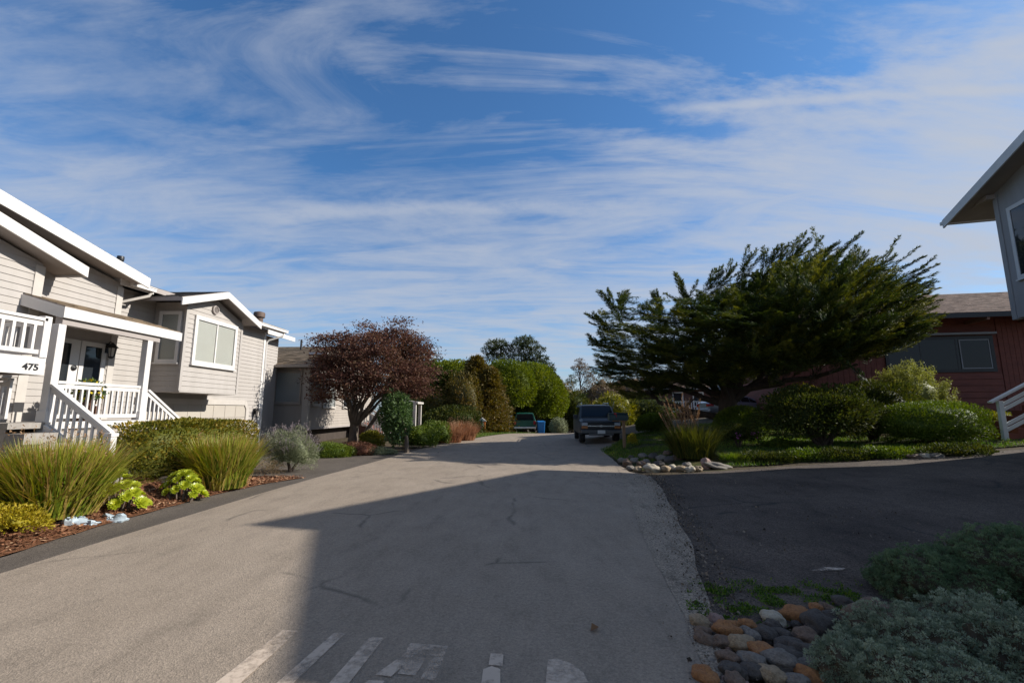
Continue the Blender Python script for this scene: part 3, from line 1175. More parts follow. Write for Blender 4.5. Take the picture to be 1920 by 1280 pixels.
wallpart(hs, [
    ([(-1.0, 0.0), (8.2, 0.0), (8.2, zlow(8.2) - 0.2), (-1.0, zlow(-1.0) - 0.2)], (-9.3, 0, 0), YP, XP),       # projecting part
    ([(2.0, 0.2), (10.25, 0.2), (10.25, zup(10.25) - 0.24), (2.0, zup(2.0) - 0.24)], (-9.6, 0, 0), YP, XP),    # gable wall behind
    ([(10.25, 0.0), (17.0, 0.0), (17.0, 4.62), (10.25, 4.62)], (-10.0, 0, 0), YP, XP),                        # wall over the garage
    ([(17.0, 0.0), (19.3, 0.0), (19.3, 4.7), (17.0, 4.7)], (-10.75, 0, 0), YP, XP),                           # set back end
    ([(9.3, 0.0), (9.6, 0.0), (9.6, 4.2), (9.3, 4.2)], (0, 8.2, 0), XN, YP),
], M['siding'])
# plain closing walls behind (ends and rear)
mb = MB()
mb.box(-16, -9.62, 0.02, 10.22, 0, 4.3)
mb.box(-16, -10.02, 10.23, 16.98, 0, 4.6)
mb.box(-16, -10.77, 16.99, 19.28, 0, 4.68)
mb.box(-9.6, -9.32, -1, 8.18, 0, 4.2)
mb.build('inner_wall', M['siding'], hs)

# bay
bay = MB()
clapboard(bay, [(11.75, 2.13), (14.1, 2.13), (14.1, 4.38), (12.76, 4.86), (11.75, 4.5)], (-9.1, 0, 0), YP, XP)
clapboard(bay, [(9.1, 2.13), (9.985, 2.13), (9.985, 4.5), (9.1, 4.5)], (0, 11.75, 0), XN, YN)
clapboard(bay, [(9.1, 2.13), (9.985, 2.13), (9.985, 4.5), (9.1, 4.5)], (0, 14.1, 0), XN, YP)
bay.box(-9.985, -9.08, 11.73, 14.12, 2.09, 2.128)
b = bay.build('bay', M['siding'], hs)
tr = MB()
for yy in (11.735, 14.115):
    MB().box(-9.125, -9.07, yy - 0.045, yy + 0.045, 2.13, 4.36).build('corner_board', M['siding'], b)
window(b, (-9.1, 0, 0), YP, XP, 12.02, 13.86, 2.86, 4.22, 0.11, mull=(0.5,), slats=True)
window(b, (0, 11.75, 0), XP, YN, -9.82, -9.2, 2.86, 4.25, 0.09)
v_ = MB()
v_.lathe([(0.13, 0), (0.13, 0.05), (0.1, 0.055), (0.1, 0.02), (0.0, 0.02)], (-9.085, 12.78, 4.52), 18, 'x')
for k in range(-3, 4):
    v_.box(-9.06, -9.045, 12.78 - 0.09, 12.78 + 0.09, 4.52 + k * 0.027 - 0.006, 4.52 + k * 0.027 + 0.004)
v_.build('gable_vent', M['soffit'], b)

# corner boards
tr = MB()
tr.box(-9.31, -9.27, 8.06, 8.23, 0.3, 4.35)
tr.build('corner_board', M['offwhite'], hs)
tr = MB()
tr.box(-9.61, -9.57, 10.12, 10.28, 0.3, 4.5)
tr.build('corner_board', M['offwhite'], hs)
tr = MB()
tr.box(-10.01, -9.97, 16.9, 17.03, 0.0, 4.58)
tr.build('corner_board', M['white'], hs)

# roofs
r1 = roof_slab(hs, (-9.12, 10.42, zup(10.42)), (-16.4, 10.42, zup(10.42)), (-16.4, 2.0, zup(2.0)), (-9.12, 2.0, zup(2.0)), 0.16, M['shingle_grey'], M['soffit'])
roof_slab(hs, (-16.4, -6.4, zup(10.42)), (-9.12, -6.4, zup(10.42)), (-9.12, 1.995, zup(2.0)), (-16.4, 1.995, zup(2.0)), 0.16, M['shingle_grey'], M['soffit'])
rk = MB()
rk.vbeam((-9.12, 10.43, zup(10.43) - 0.015), (-9.12, -2, zup(-2) - 0.015), 0.04, XP, 0.24)
rk.build('rake_board', M['white'], hs)
r2 = roof_slab(hs, (-8.92, 8.68, zlow(8.68)), (-9.58, 8.68, zlow(8.68)), (-9.58, -2, zlow(-2)), (-8.92, -2, zlow(-2)), 0.14, M['shingle_grey'], M['soffit'], 'lower_roof')
rk = MB()
rk.vbeam((-8.92, 8.69, zlow(8.69) + 0.02), (-8.92, -2, zlow(-2) + 0.02), 0.04, XP, 0.21)
rk.vbeam((-8.915, 8.69, zlow(8.69) + 0.02), (-9.58, 8.69, zlow(8.69) + 0.02), 0.03, YP, 0.2)
rk.build('rake_board', M['white'], hs)
# main roof over the garage wing, with the gable of the bay let into it
roof_slab(hs, (-9.5, 10.1, 4.72), (-9.5, 17.5, 4.78), (-13.6, 17.5, 5.6), (-13.6, 10.1, 5.6), 0.12, M['shingle_grey'], M['soffit'])
roof_slab(hs, (-17.7, 17.5, 4.72), (-17.7, 10.1, 4.72), (-13.605, 10.1, 5.6), (-13.605, 17.5, 5.6), 0.12, M['shingle_grey'], M['soffit'])
roof_slab(hs, (-10.25, 17.55, 4.8), (-10.25, 19.7, 4.8), (-13.6, 19.7, 5.5), (-13.6, 17.55, 5.5), 0.12, M['shingle_grey'], M['soffit'])
roof_slab(hs, (-8.72, 14.5, 4.47), (-12.5, 14.5, 4.47), (-12.5, 12.76, 5.06), (-8.72, 12.76, 5.06), 0.1, M['shingle_grey'], M['soffit'], 'bay_roof')
roof_slab(hs, (-12.5, 11.02, 4.47), (-8.72, 11.02, 4.47), (-8.72, 12.755, 5.06), (-12.5, 12.755, 5.06), 0.1, M['shingle_grey'], M['soffit'], 'bay_roof')
rk = MB()
rk.vbeam((-8.72, 12.76, 5.045), (-8.72, 14.51, 4.452), 0.035, XP, 0.19)
rk.vbeam((-8.72, 11.01, 4.452), (-8.72, 12.758, 5.045), 0.035, XP, 0.19)
rk.build('rake_board', M['white'], hs)
gt = MB()


def gutter(mb, p, q):
    mb.beam(p, q, 0.11, 0.1)
    mb.beam((p[0] + 0.06, p[1], p[2] + 0.045), (q[0] + 0.06, q[1], q[2] + 0.045), 0.02, 0.02)


gutter(gt, (-9.44, 10.32, 4.62), (-9.44, 11.0, 4.625))
gt.build('gutter', M['white'], hs)
gt = MB()
gutter(gt, (-9.44, 14.52, 4.66), (-9.44, 17.52, 4.68))
gt.build('gutter', M['white'], hs)
fb = MB()
fb.beam((-9.51, 14.4, 4.66), (-9.51, 17.5, 4.68), 0.03, 0.17)
fb.build('fascia', M['white'], hs)
fb = MB()
fb.beam((-9.51, 10.1, 4.62), (-9.51, 11.05, 4.63), 0.03, 0.17)
fb.build('fascia', M['white'], hs)
fb = MB()
fb.beam((-10.24, 17.56, 4.72), (-10.24, 19.7, 4.72), 0.03, 0.17)
fb.build('fascia', M['white'], hs)
ds = MB()
ds.tube([(-9.46, 10.95, 4.58), (-9.48, 10.9, 4.46), (-9.92, 10.42, 4.16), (-9.95, 10.38, 4.05), (-9.95, 10.38, 0.2)], 0.038, 8)
ds.build('downspout', M['offwhite'], hs, smooth=True)
ds = MB()
ds.tube([(-9.46, 17.35, 4.6), (-9.48, 17.3, 4.48), (-9.9, 17.1, 4.3), (-9.96, 17.06, 4.2), (-9.96, 17.06, 0.1)], 0.038, 8)
ds.build('downspout', M['white'], hs, smooth=True)
vp = MB()
q = atX(224, 500, -10.6)
vp.tube([(q.x, q.y, q.z - 0.35), (q.x, q.y, q.z + 0.16)], 0.055, 12)
vp.lathe([(0.075, 0.16), (0.08, 0.18), (0.08, 0.27), (0.075, 0.28)], (q.x, q.y, q.z), 14)
vp.build('vent_pipe', M['black'], hs, smooth=True)
vp = MB()
q = atX(485, 605, -11.6)
vp.tube([(q.x, q.y, q.z - 0.3), (q.x, q.y, q.z + 0.22)], 0.16, 16)
vp.lathe([(0.17, 0.22), (0.23, 0.24), (0.23, 0.42), (0.2, 0.46), (0.05, 0.5)], (q.x, q.y, q.z), 16)
vp.build('chimney_cap', mat('rust_brown_metal', (0.12, 0.075, 0.055), (0.075, 0.05, 0.04), 0.7, 8), hs, smooth=True)

# garage door with clipped-corner trim
gd = MB()
for k in range(4):
    gd.box(-9.99, -9.965, 11.62, 16.1, 0.02 + k * 0.455, 0.02 + k * 0.455 + 0.445)
for yy in np.arange(12.18, 16, 0.56):
    gd.box(-9.965, -9.955, yy - 0.012, yy + 0.012, 0.02, 1.82)
gdo = gd.build('garage_door', M['garage'], hs)
tm = MB()
tm.box(-9.99, -9.93, 11.4, 15.98, 1.80, 1.95)
tm.box(-9.99, -9.93, 16.08, 16.24, 0.0, 1.67)
tm.prism([(-9.99, 15.985, 1.80), (-9.99, 16.075, 1.672), (-9.99, 16.24, 1.672), (-9.99, 16.06, 1.95), (-9.99, 15.985, 1.95)], (0.06, 0, 0))
tm.build('door_trim', M['offwhite'], gdo)


def lantern(parent, x, y, z, s=1.0):
    mb = MB()
    mb.box(x, x + 0.03, y - 0.05 * s, y + 0.05 * s, z - 0.02, z + 0.2 * s)
    mb.tube([(x + 0.02, y, z + 0.16 * s), (x + 0.09 * s, y, z + 0.24 * s), (x + 0.15 * s, y, z + 0.2 * s)], 0.012, 6)
    c = (x + 0.15 * s, y, z)
    mb.lathe([(0.01, 0.22 * s), (0.04 * s, 0.19 * s), (0.11 * s, 0.12 * s), (0.115 * s, 0.10 * s), (0.085 * s, 0.10 * s)], c, 6)
    for k in range(6):
        a = math.pi / 3 * k
        mb.beam((c[0] + 0.08 * s * math.cos(a), y + 0.08 * s * math.sin(a), z + 0.1 * s), (c[0] + 0.055 * s * math.cos(a), y + 0.055 * s * math.sin(a), z - 0.1 * s), 0.012, 0.012)
    mb.lathe([(0.06 * s, -0.1 * s), (0.065 * s, -0.12 * s), (0.02 * s, -0.15 * s)], c, 6)
    o = mb.build('lantern', M['black'], parent)
    g = MB()
    g.lathe([(0.05 * s, -0.098 * s), (0.074 * s, 0.095 * s)], c, 6)
    g.build('lamp_glass', M['offwhite'], o)
    return o


lantern(hs, -9.57, 10.02, 2.92)
lantern(hs, -9.965, 16.62, 1.5, 0.95)

# porch roof (a shed, sloping to the street)
roof_slab(hs, (-8.45, 7.93, 3.50), (-8.45, 10.75, 3.50), (-9.58, 10.75, 3.84), (-9.58, 7.93, 3.84), 0.1, M['shingle_tan'], M['soffit'], 'porch_roof')
fb = MB()
fb.box(-8.46, -8.42, 7.9, 10.78, 3.29, 3.485)
fb.vbeam((-8.46, 7.90, 3.48), (-9.3, 7.90, 3.73), 0.03, YP, 0.2)
fb.vbeam((-8.46, 10.755, 3.48), (-9.58, 10.755, 3.81), 0.03, YP, 0.2)
fb.build('porch_fascia', M['white'], hs)
bm_ = MB()
bm_.box(-8.62, -8.48, 7.95, 10.2, 3.17, 3.36)
bm_.build('porch_beam', M['soffit'], hs)
for yy in (7.97, 9.95):
    po = MB()
    po.box(-8.62, -8.48, yy - 0.07, yy + 0.07, 1.1, 3.17)
    po.box(-8.64, -8.46, yy - 0.09, yy + 0.09, 1.4, 1.6)
    po.build('porch_post', M['white'], hs, bevel=0.008)
dk = MB()
dk.box(-9.58, -8.47, 7.32, 10.1, 1.30, 1.40)
dk.build('porch_floor', M['deck'], hs)
ft = MB()
ft.box(-8.465, -8.43, 7.9, 10.1, 1.28, 1.405)
ft.build('porch_trim', M['white'], hs)
sk = MB()
clapboard(sk, [(7.9, 0.2), (10.1, 0.2), (10.1, 1.28), (7.9, 1.28)], (-8.5, 0, 0), YP, XP)
clapboard(sk, [(8.5, 0.2), (9.5, 0.2), (9.5, 1.3), (8.5, 1.3)], (0, 7.34, 0), XN, YN)
sk.build('porch_skirt', M['siding_tan'], hs)
railing(hs, (-8.55, 8.06, 1.40), (-8.55, 9.86, 1.40), 0.72, 0.125)
railing(hs, (-9.25, 7.37, 1.40), (-8.6, 7.37, 1.40), 0.72, 0.125)
# stairs: five steps towards the street, then a second flight along the house
st = MB()
for k in range(5):
    st.box(-8.46 + k * 0.3, -8.46 + (k + 1) * 0.3 + 0.02, 7.3, 7.86, 0.25, 1.40 - (k + 1) * 0.17)
st.build('step', M['deck'], hs)
st = MB()
for k in range(5):
    st.box(-9.55, -8.55, 10.1 + k * 0.27, 10.1 + (k + 1) * 0.27 + 0.02, 0.0, 1.40 - (k + 1) * 0.2)
st.build('step', M['deck'], hs)
sg = MB()
sg.vbeam((-8.46, 7.87, 1.36), (-6.95, 7.87, 0.48), 0.04, YP, 0.25)
sg.build('stair_side', M['white'], hs)
e = atY(205, 812, 7.9)
railing(hs, (-8.48, 7.95, 2.06 - 0.8), (e.x, 7.95, e.z - 0.8), 0.8, 0.12)
po = MB()
po.box(e.x - 0.07, e.x + 0.05, 7.89, 8.01, 0.2, e.z - 0.02)
po.box(e.x - 0.085, e.x + 0.065, 7.875, 8.025, e.z - 0.06, e.z + 0.0)
po.build('newel_post', M['white'], hs, bevel=0.006)
e2 = atX(350, 800, -8.5)
railing(hs, (-8.5, 10.03, 2.06 - 0.8), (-8.5, e2.y, e2.z - 0.8), 0.8, 0.12)
po = MB()
po.box(-8.56, -8.44, e2.y - 0.02, e2.y + 0.1, 0.0, e2.z)
po.build('newel_post', M['white'], hs, bevel=0.006)
# balcony with the house number
bl = MB()
bl.box(-9.29, -8.24, -0.5, 7.46, 2.24, 2.38)
bl.build('balcony_floor', M['deck'], hs)
bf = MB()
bf.box(-8.235, -8.19, -0.5, 7.5, 2.20, 2.49)
bf.box(-9.28, -8.24, 7.465, 7.5, 2.20, 2.49)
bfo = bf.build('balcony_fascia', M['white'], hs)
railing(hs, (-8.22, 2.0, 2.48), (-8.22, 7.42, 2.48), 0.66, 0.155, bw=0.045)
railing(hs, (-8.3, 7.45, 2.48), (-9.25, 7.45, 2.48), 0.66, 0.155, bw=0.045)
po = MB()
po.box(-8.29, -8.17, 7.37, 7.49, 2.49, 3.2)
po.build('balcony_post', M['white'], hs, bevel=0.006)


def text(body, size, m, name, parent, loc, rot, depth=0.004, bold=0.0):
    cu = bpy.data.curves.new(name, 'FONT')
    cu.body = body
    cu.size = size
    cu.extrude = depth
    cu.offset = bold
    cu.align_x = 'CENTER'
    cu.align_y = 'CENTER'
    tmp = bpy.data.objects.new('tmp', cu)
    COL.objects.link(tmp)
    dg = bpy.context.evaluated_depsgraph_get()
    me = bpy.data.meshes.new_from_object(tmp.evaluated_get(dg))
    bpy.data.objects.remove(tmp)
    me.materials.clear()
    o = link_mesh(name, me, m, parent)
    o.location = Vector(loc) - root_of(parent).location
    o.rotation_euler = rot
    return o


na = atX(58, 688, -8.18)
t = text('475', 0.15, M['black'], 'house_number', bfo, (-8.186, na.y, na.z), (R(90), 0, R(90)), bold=0.004)
t.scale = (1.12, 1, 1)

# front door group in the porch
window(hs, (-9.6, 0, 0), YP, XP, 9.42, 10.02, 1.42, 3.10, 0.1, blind=None, pane='darkglass', sill=False, name='storm_door')
dr = MB()
dr.box(-9.6, -9.545, 8.98, 9.4, 1.42, 3.10)
dro = dr.build('front_door', M['white'], hs)
dg_ = MB()
dg_.box(-9.55, -9.538, 8.99, 9.2, 1.5, 3.0)
dg_.build('door_glass', M['darkglass'], dro)
kn = MB()
kn.lathe([(0.0, 0.0), (0.06, 0.0), (0.06, 0.02), (0.03, 0.04), (0.0, 0.05)], (-9.545, 9.31, 2.5), 14, 'x')
kn.build('door_knocker', M['black'], dro)
window(hs, (-9.3, 0, 0), YP, XP, 5.9, 7.8, 1.45, 2.15, 0.08, blind='blind_grey', slats=True)

# planter on the porch corner
q = atX(186, 785, -8.75)
pt = thing('flower_pot', 'brown pot of yellow flowers on the porch behind the white rail', 'flower pot', (-8.75, 8.92, 1.40))
mb = MB()
mb.lathe([(0.09, 0), (0.13, 0.05), (0.16, 0.28), (0.15, 0.28), (0.13, 0.24)], (0, 0, 0.3), 16)
mb.box(-0.14, 0.14, -0.14, 0.14, 0, 0.3)
mb.build('pot', mat('brown_clay', (0.16, 0.08, 0.05), None, 0.8), pt, world=False, smooth=True)
P, D = crown_pts(500, (0.22, 0.22, 0.2), 3, 0.2, 0.6)
quads_mesh('foliage', leafquads(P + np.array([0, 0, 0.58]), D + rng.normal(size=D.shape) * .6, 0.09, 0.04), LM['vine'], rng.random(len(P)), pt)
P, D = crown_pts(110, (0.23, 0.23, 0.21), 3, 0.2, 0.2)
quads_mesh('blossoms', leafquads(P + np.array([0, 0, 0.58]), D + rng.normal(size=D.shape) * .9, 0.07, 0.06), LM['yellowfl'], rng.random(len(P)), pt)


# ================================================================== SECOND HOUSE
h2 = thing('house', 'grey single storey house with tan shingled gable roof behind the dark red maple', 'house', (-11, 21.0, 0.15))
wallpart(h2, [
    ([(19.75, 0.85), (28.2, 0.85), (28.2, 3.45), (24.0, 4.75), (19.75, 3.45)], (-9.5, 0, 0), YP, XP),
    ([(-19, 0.1), (-9.52, 0.1), (-9.52, 3.5), (-19, 3.5)], (0, 19.75, 0), XP, YN),
    ([(-19, 0.1), (-9.52, 0.1), (-9.52, 3.5), (-19, 3.5)], (0, 28.2, 0), XP, YP),
], M['siding_tan'], extra=lambda mb: mb.box(-18.9, -9.6, 19.8, 28.1, 0.9, 3.4))
mb = MB()
mb.box(-18.5, -9.95, 20.1, 28.0, -0.1, 0.84)
mb.build('foundation', mat('foundation_block', (0.06, 0.045, 0.036), (0.04, 0.03, 0.025), 0.9, 3), h2)
mb = MB()
mb.box(-9.7, -9.47, 19.73, 28.2, 0.78, 0.86)
mb.build('sill_board', M['soffit'], h2)
roof_slab(h2, (-20, 19.2, 3.58), (-8.95, 19.2, 3.58), (-8.95, 24.0, 5.02), (-20, 24.0, 5.02), 0.14, M['shingle_tan'], M['soffit'])
roof_slab(h2, (-8.95, 28.8, 3.58), (-20, 28.8, 3.58), (-20, 24.005, 5.02), (-8.95, 24.005, 5.02), 0.14, M['shingle_tan'], M['soffit'])
rk = MB()
rk.vbeam((-8.95, 19.18, 3.565), (-8.95, 24.0, 5.01), 0.04, XP, 0.22)
rk.vbeam((-8.95, 24.003, 5.01), (-8.95, 28.82, 3.565), 0.04, XP, 0.22)
rk.build('rake_board', M['siding_tan'], h2)
gt = MB()
gutter(gt, (-20, 19.13, 3.5), (-8.98, 19.13, 3.5))
gt.build('gutter', M['siding_tan'], h2)
ds = MB()
ds.tube([(-11.15, 19.16, 3.46), (-11.15, 19.25, 3.36), (-11.15, 19.68, 3.16), (-11.15, 19.7, 3.05), (-11.15, 19.7, 0.2)], 0.035, 8)
ds.build('downspout', M['siding_tan'], h2, smooth=True)
cb = MB()
cb.box(-9.72, -9.46, 19.71, 19.9, 0.86, 3.44)
cb.build('corner_board', M['offwhite'], h2)
window(h2, (0, 19.75, 0), XP, YN, -11.0, -9.8, 1.92, 3.32, 0.07, frame='siding_tan', blind='blind_grey', slats=False)
window(h2, (-9.5, 0, 0), YP, XP, 20.15, 20.9, 1.85, 3.25, 0.07, frame='offwhite', blind='blind_grey', slats=False)
window(h2, (-9.5, 0, 0), YP, XP, 21.2, 22.6, 1.75, 3.25, 0.07, frame='offwhite', blind='blind_grey', slats=False, mull=(0.5,))
window(h2, (-9.5, 0, 0), YP, XP, 23.5, 25.0, 1.75, 3.2, 0.07, frame='offwhite', blind=None, mull=(0.5,))
vp = MB()
vp.tube([(-11.6, 23.0, 4.6), (-11.6, 23.0, 5.25)], 0.05, 10)
vp.build('vent_pipe', M['black'], h2, smooth=True)
vp = MB()
vp.beam((-10.4, 21.6, 4.34), (-9.6, 21.6, 4.34), 0.35, 0.1)
vp.build('ridge_vent', M['white'], h2)
# entry stair and small entry porch
st = MB()
for k in range(5):
    st.box(-9.45 + k * 0.28, -9.45 + (k + 1) * 0.28 + .02, 25.7, 27.0, 0.1, 0.95 - k * 0.17)
st.build('entry_step', M['brick'], h2)
for yy in (25.65, 27.05):
    railing(h2, (-9.4, yy, 0.95), (-7.95, yy, 0.15), 0.9, 0.16)
zg = MB()
for k in range(5):
    zg.box(-9.45 + k * 0.28, -9.45 + (k + 1) * 0.28, 25.66, 25.69, 0.93 - k * 0.17, 1.0 - k * 0.17)
    zg.box(-9.45 + (k + 1) * 0.28 - .05, -9.45 + (k + 1) * 0.28, 25.66, 25.69, 0.83 - k * 0.17, 0.93 - k * 0.17)
zg.build('stair_trim', M['white'], h2)
pr = MB()
pr.vbeam((-6.6, 28.0, 2.15), (-9.48, 28.0, 2.5), 1.6, YP, 0.12)
pr.build('entry_roof', M['offwhite'], h2)
for yy in (28.1, 29.5):
    po = MB()
    po.box(-6.9, -6.72, yy - 0.09, yy + 0.09, 0.1, 2.05)
    po.build('entry_post', M['offwhite'], h2)
q = G(744, 826)
mb = MB()
tt = tag(MB().lathe([(0.14, 0), (0.2, 0.05), (0.22, 0.5), (0.24, 0.52), (0.24, 0.56), (0.2, 0.56), (0.19, 0.5)], q, 16).build('garden_tub', mat('blue_glaze', (0.03, 0.16, 0.33), None, 0.3), smooth=True, loc=q), 'bright blue tub standing by the entry stair, behind the climbing vine', 'tub')


# ================================================================== HOUSE ON THE RIGHT (casts the long shadow)
PSI = 14.0
hE = Vector((13.35, 14.2, 7.64))
rt = thing('house', 'tall grey house with overhanging gable eave, at the right edge', 'house', (hE.x, hE.y, 0.6), R(-PSI))
# local frame: +x away from the street, -y towards the viewer; z above the base


def inloc(p):
    d = Vector(p) - Vector((hE.x, hE.y, 0.6))
    a = R(PSI)
    return Vector((d.x * math.cos(a) - d.y * math.sin(a), d.x * math.sin(a) + d.y * math.cos(a), d.z))


def hitwall(px, py, lx):
    """where a sight line meets the wall plane local x = lx"""
    d = Vector(sampleray(px, py))
    o = inloc((0, 0, EYE))
    dl = inloc(Vector((hE.x, hE.y, 0.6)) + d)
    t = (lx - o.x) / dl.x
    return o + dl * t


WX = 0.62
cA = hitwall(1869, 412, WX)
cB = hitwall(1904, 597, WX)
yw = (cA.y + cB.y) / 2          # far corner of the upper wall
zb = cB.z
sl, Lr, h0 = 0.27, 5.95, hE.z - 0.6
ridge, ridge2 = h0 + sl * Lr, h0 + sl * Lr - 0.54
yn = -Lr - 4.2                    # near eave
wl = MB()


def vsiding(mb, poly, O, U, N, pitch=0.3):
    O, U, N = Vector(O), Vector(U), Vector(N)
    mb.poly([O + U * u + Vector((0, 0, z)) for u, z in poly])


zt = lambda yy: (h0 - sl * yy - 0.14) if yy > -Lr else (ridge2 + (yy + Lr) * 0.355 - 0.14)
prof = [(yw, zb), (yw, zt(yw)), (-Lr, zt(-Lr + 1e-6)), (-Lr, zt(-Lr - 1e-6)), (yn + 0.4, zt(yn + 0.4)), (yn + 0.4, zb)]
wl.prism([(WX, a, b) for a, b in prof], (8.0, 0, 0))
w_ = wl.build('wall', M['grey_paint'], rt, world=False)
lo = MB()
lo.box(WX + 0.7, WX + 8, yn + 0.6, yw - 0.5, -0.6, zb - 0.005)
lo.build('lower_wall', M['grey_paint'], rt, world=False)
tr = MB()
tr.box(WX - 0.03, WX + 0.12, yw - 0.13, yw + 0.03, zb - 0.03, zt(yw) - 0.02)
tr.build('corner_board', M['grey_paint'], rt, world=False)
roof_slab(rt, (9.2, 0, h0), (0.03, 0, h0), (0.03, -Lr, ridge), (9.2, -Lr, ridge), 0.13, M['shingle_grey'], M['soffit'], world=False)
roof_slab(rt, (0.03, yn, ridge2 - 4.2 * 0.355), (9.2, yn, ridge2 - 4.2 * 0.355), (9.2, -Lr - 0.002, ridge2), (0.03, -Lr - 0.002, ridge2), 0.13, M['shingle_grey'], M['soffit'], world=False)
rk = MB()
rk.vbeam((0, 0.02, h0 - 0.02), (0, -Lr, ridge - 0.02), 0.045, XP, 0.26)
rk.vbeam((0, -Lr - 0.003, ridge2 - 0.02), (0, yn, ridge2 - 4.2 * 0.355 - 0.02), 0.045, XP, 0.26)
rk.build('rake_board', M['grey_trim'], rt, world=False)
gt = MB()
gutter(gt, (0.0, 0.09, h0 - 0.1), (9.2, 0.09, h0 - 0.1))
gt.build('gutter', M['grey_trim'], rt, world=False)
k_ = MB()
k_.box(0.4, WX + 0.0, yw - 0.06, yw + 0.6, zt(yw) - 0.16, zt(yw) - 0.03)
k_.build('eave_beam', M['soffit'], rt, world=False)
wa, wb_ = hitwall(1890, 391, WX), hitwall(1914, 524, WX)
y1w = (wa.y + wb_.y) / 2
window(rt, (WX, 0, 0), YP, XN, y1w - 2.6, y1w, wb_.z, wa.z, 0.11, frame='grey_trim', blind=None, pane='darkglass', mull=(0.5,), world=False)


# ================================================================== RED HOUSE
rh = thing('house', 'dark red wood house with long brown shingle roof and wide window, behind the shrubs', 'house', (20.0, 25.6, 1.2), R(-9))
# local: wall face at y = 0, x along the facade
rw = MB()
rw.box(-5.6, 12, 0.02, 7, -1.2, 5.45)
rw.build('wall', M['redwood'], rh, world=False)
bd = MB()                                # horizontal boards under the window
for k in range(10):
    z = -0.9 + k * 0.33
    bd.prism([(-0.2, 0.02, z), (-0.2, -0.045, z), (-0.2, -0.02, z + 0.31), (-0.2, 0.02, z + 0.31)], (5.45, 0, 0))
bd.build('horizontal_board', M['redwood'], rh, world=False)
vb = MB()
for k in range(28):
    vb.box(5.3 + k * 0.235, 5.3 + k * 0.235 + 0.22, -0.025, 0.018, -1.0, 5.3)
vb.build('vertical_board', M['redwood'], rh, world=False)
vb = MB()
for k in range(19):
    vb.box(-5.6 + k * 0.28, -5.6 + k * 0.28 + 0.262, -0.025, 0.018, -1.0, 5.3)
vb.build('vertical_board', M['redwood'], rh, world=False)
fr = MB()
fr.box(-0.2, 5.1, -0.3, -0.03, 4.45, 4.56)
fr.build('window_head', M['grey_paint'], rh, world=False)
window(rh, (0, 0, 0), XP, YN, -0.1, 5.05, 2.45, 4.4, 0.16, frame='black', blind=None, pane='dimglass', mull=(0.33, 0.66), sill=False, world=False)
window(rh, (0, 0, 0), XP, YN, 3.45, 4.85, 2.62, 4.2, 0.05, frame='grey_paint', blind=None, pane='dimglass', sill=False, world=False, depth=0.085)
roof_slab(rh, (-6.2, -1.5, 5.42), (13.0, -1.5, 5.42), (13, 3.6, 7.55), (-6.2, 3.6, 7.55), 0.16, M['shingle_brown'], M['redwood'], world=False)
roof_slab(rh, (13, 8.4, 5.5), (-6.2, 8.4, 5.5), (-6.2, 3.605, 7.55), (13, 3.605, 7.55), 0.16, M['shingle_brown'], M['redwood'], world=False)
fa = MB()
fa.box(-6.2, 13, -1.54, -1.5, 5.15, 5.4)
fa.build('fascia', M['black'], rh, world=False)
for k in range(8):
    rf = MB()
    rf.box(-5.9 + k * 2.45, -5.78 + k * 2.45, -1.49, 0.0, 5.02, 5.2)
    rf.build('rafter_tail', mat('rafter_wood', (0.25, 0.13, 0.09), None, 0.8) if k == 0 else bpy.data.materials['rafter_wood'], rh, world=False)

# grey stair with handrail at the right edge
q = G(1886, 824)
sx = q[0]
gs = thing('stairs', 'dark wooden steps with sloping grey handrail at the right edge', 'stairs', q, R(-8))
for k in range(6):
    s_ = MB()
    s_.box(0.1 + k * 0.3, 0.1 + (k + 1) * 0.3 + 0.03, 0.05, 1.35, -0.2, 0.17 * (k + 1))
    s_.build('step', M['redwood'], gs, world=False)
hr = MB()
hr.box(-0.06, 0.06, -0.05, 0.07, -0.2, 1.12)
hr.build('newel_post', M['grey_trim'], gs, world=False, bevel=.008)
hr = MB()
hr.beam((-0.25, 0.01, 1.08), (2.4, 0.01, 2.55), 0.16, 0.05)
for a in (0.15, 0.3, 0.75, 0.9):
    hr.beam((0.05, 0.01, 1.16 - a), (2.3, 0.01, 2.41 - a), 0.045, 0.09)
hr.build('handrail', M['grey_trim'], gs, world=False)
hr = MB()
hr.box(2.0, 2.12, -0.05, 0.07, 0.5, 2.35)
hr.build('upper_post', M['grey_trim'], gs, world=False)


# ================================================================== HOUSES FARTHER UP ON THE RIGHT
bh = thing('house', 'pale blue grey house with white panelled garage door, seen under the big cypress', 'house', (24.2, 47.0, 1.0), R(-10))
bw = MB()
clapboard(bw, [(-2.4, -1.5), (7, -1.5), (7, 4.2), (2.3, 6.0), (-2.4, 4.2)], (0, 0, 0), XP, YN, 0.22, 0.03)
clapboard(bw, [(-9, -1.5), (0, -1.5), (0, 4.2), (-9, 4.2)], (-2.4, 0, 0), YN, XN, 0.22, 0.03)
bw.box(-2.35, 6.9, 0.05, 9, -1.5, 4.1)
bw.build('wall', M['bluegrey'], bh, world=False)
roof_slab(bh, (-2.9, -0.6, 4.1), (-2.9, 9.6, 4.1), (2.3, 9.6, 6.1), (2.3, -0.6, 6.1), 0.2, M['shingle_grey'], M['white'], world=False)
roof_slab(bh, (7.5, 9.6, 4.1), (7.5, -0.6, 4.1), (2.305, -0.6, 6.1), (2.305, 9.6, 6.1), 0.2, M['shingle_grey'], M['white'], world=False)
g2 = MB()
g2.box(-2.1, 1.5, -0.08, 0, 0.2, 2.6)
go = g2.build('garage_door', M['white'], bh, world=False)
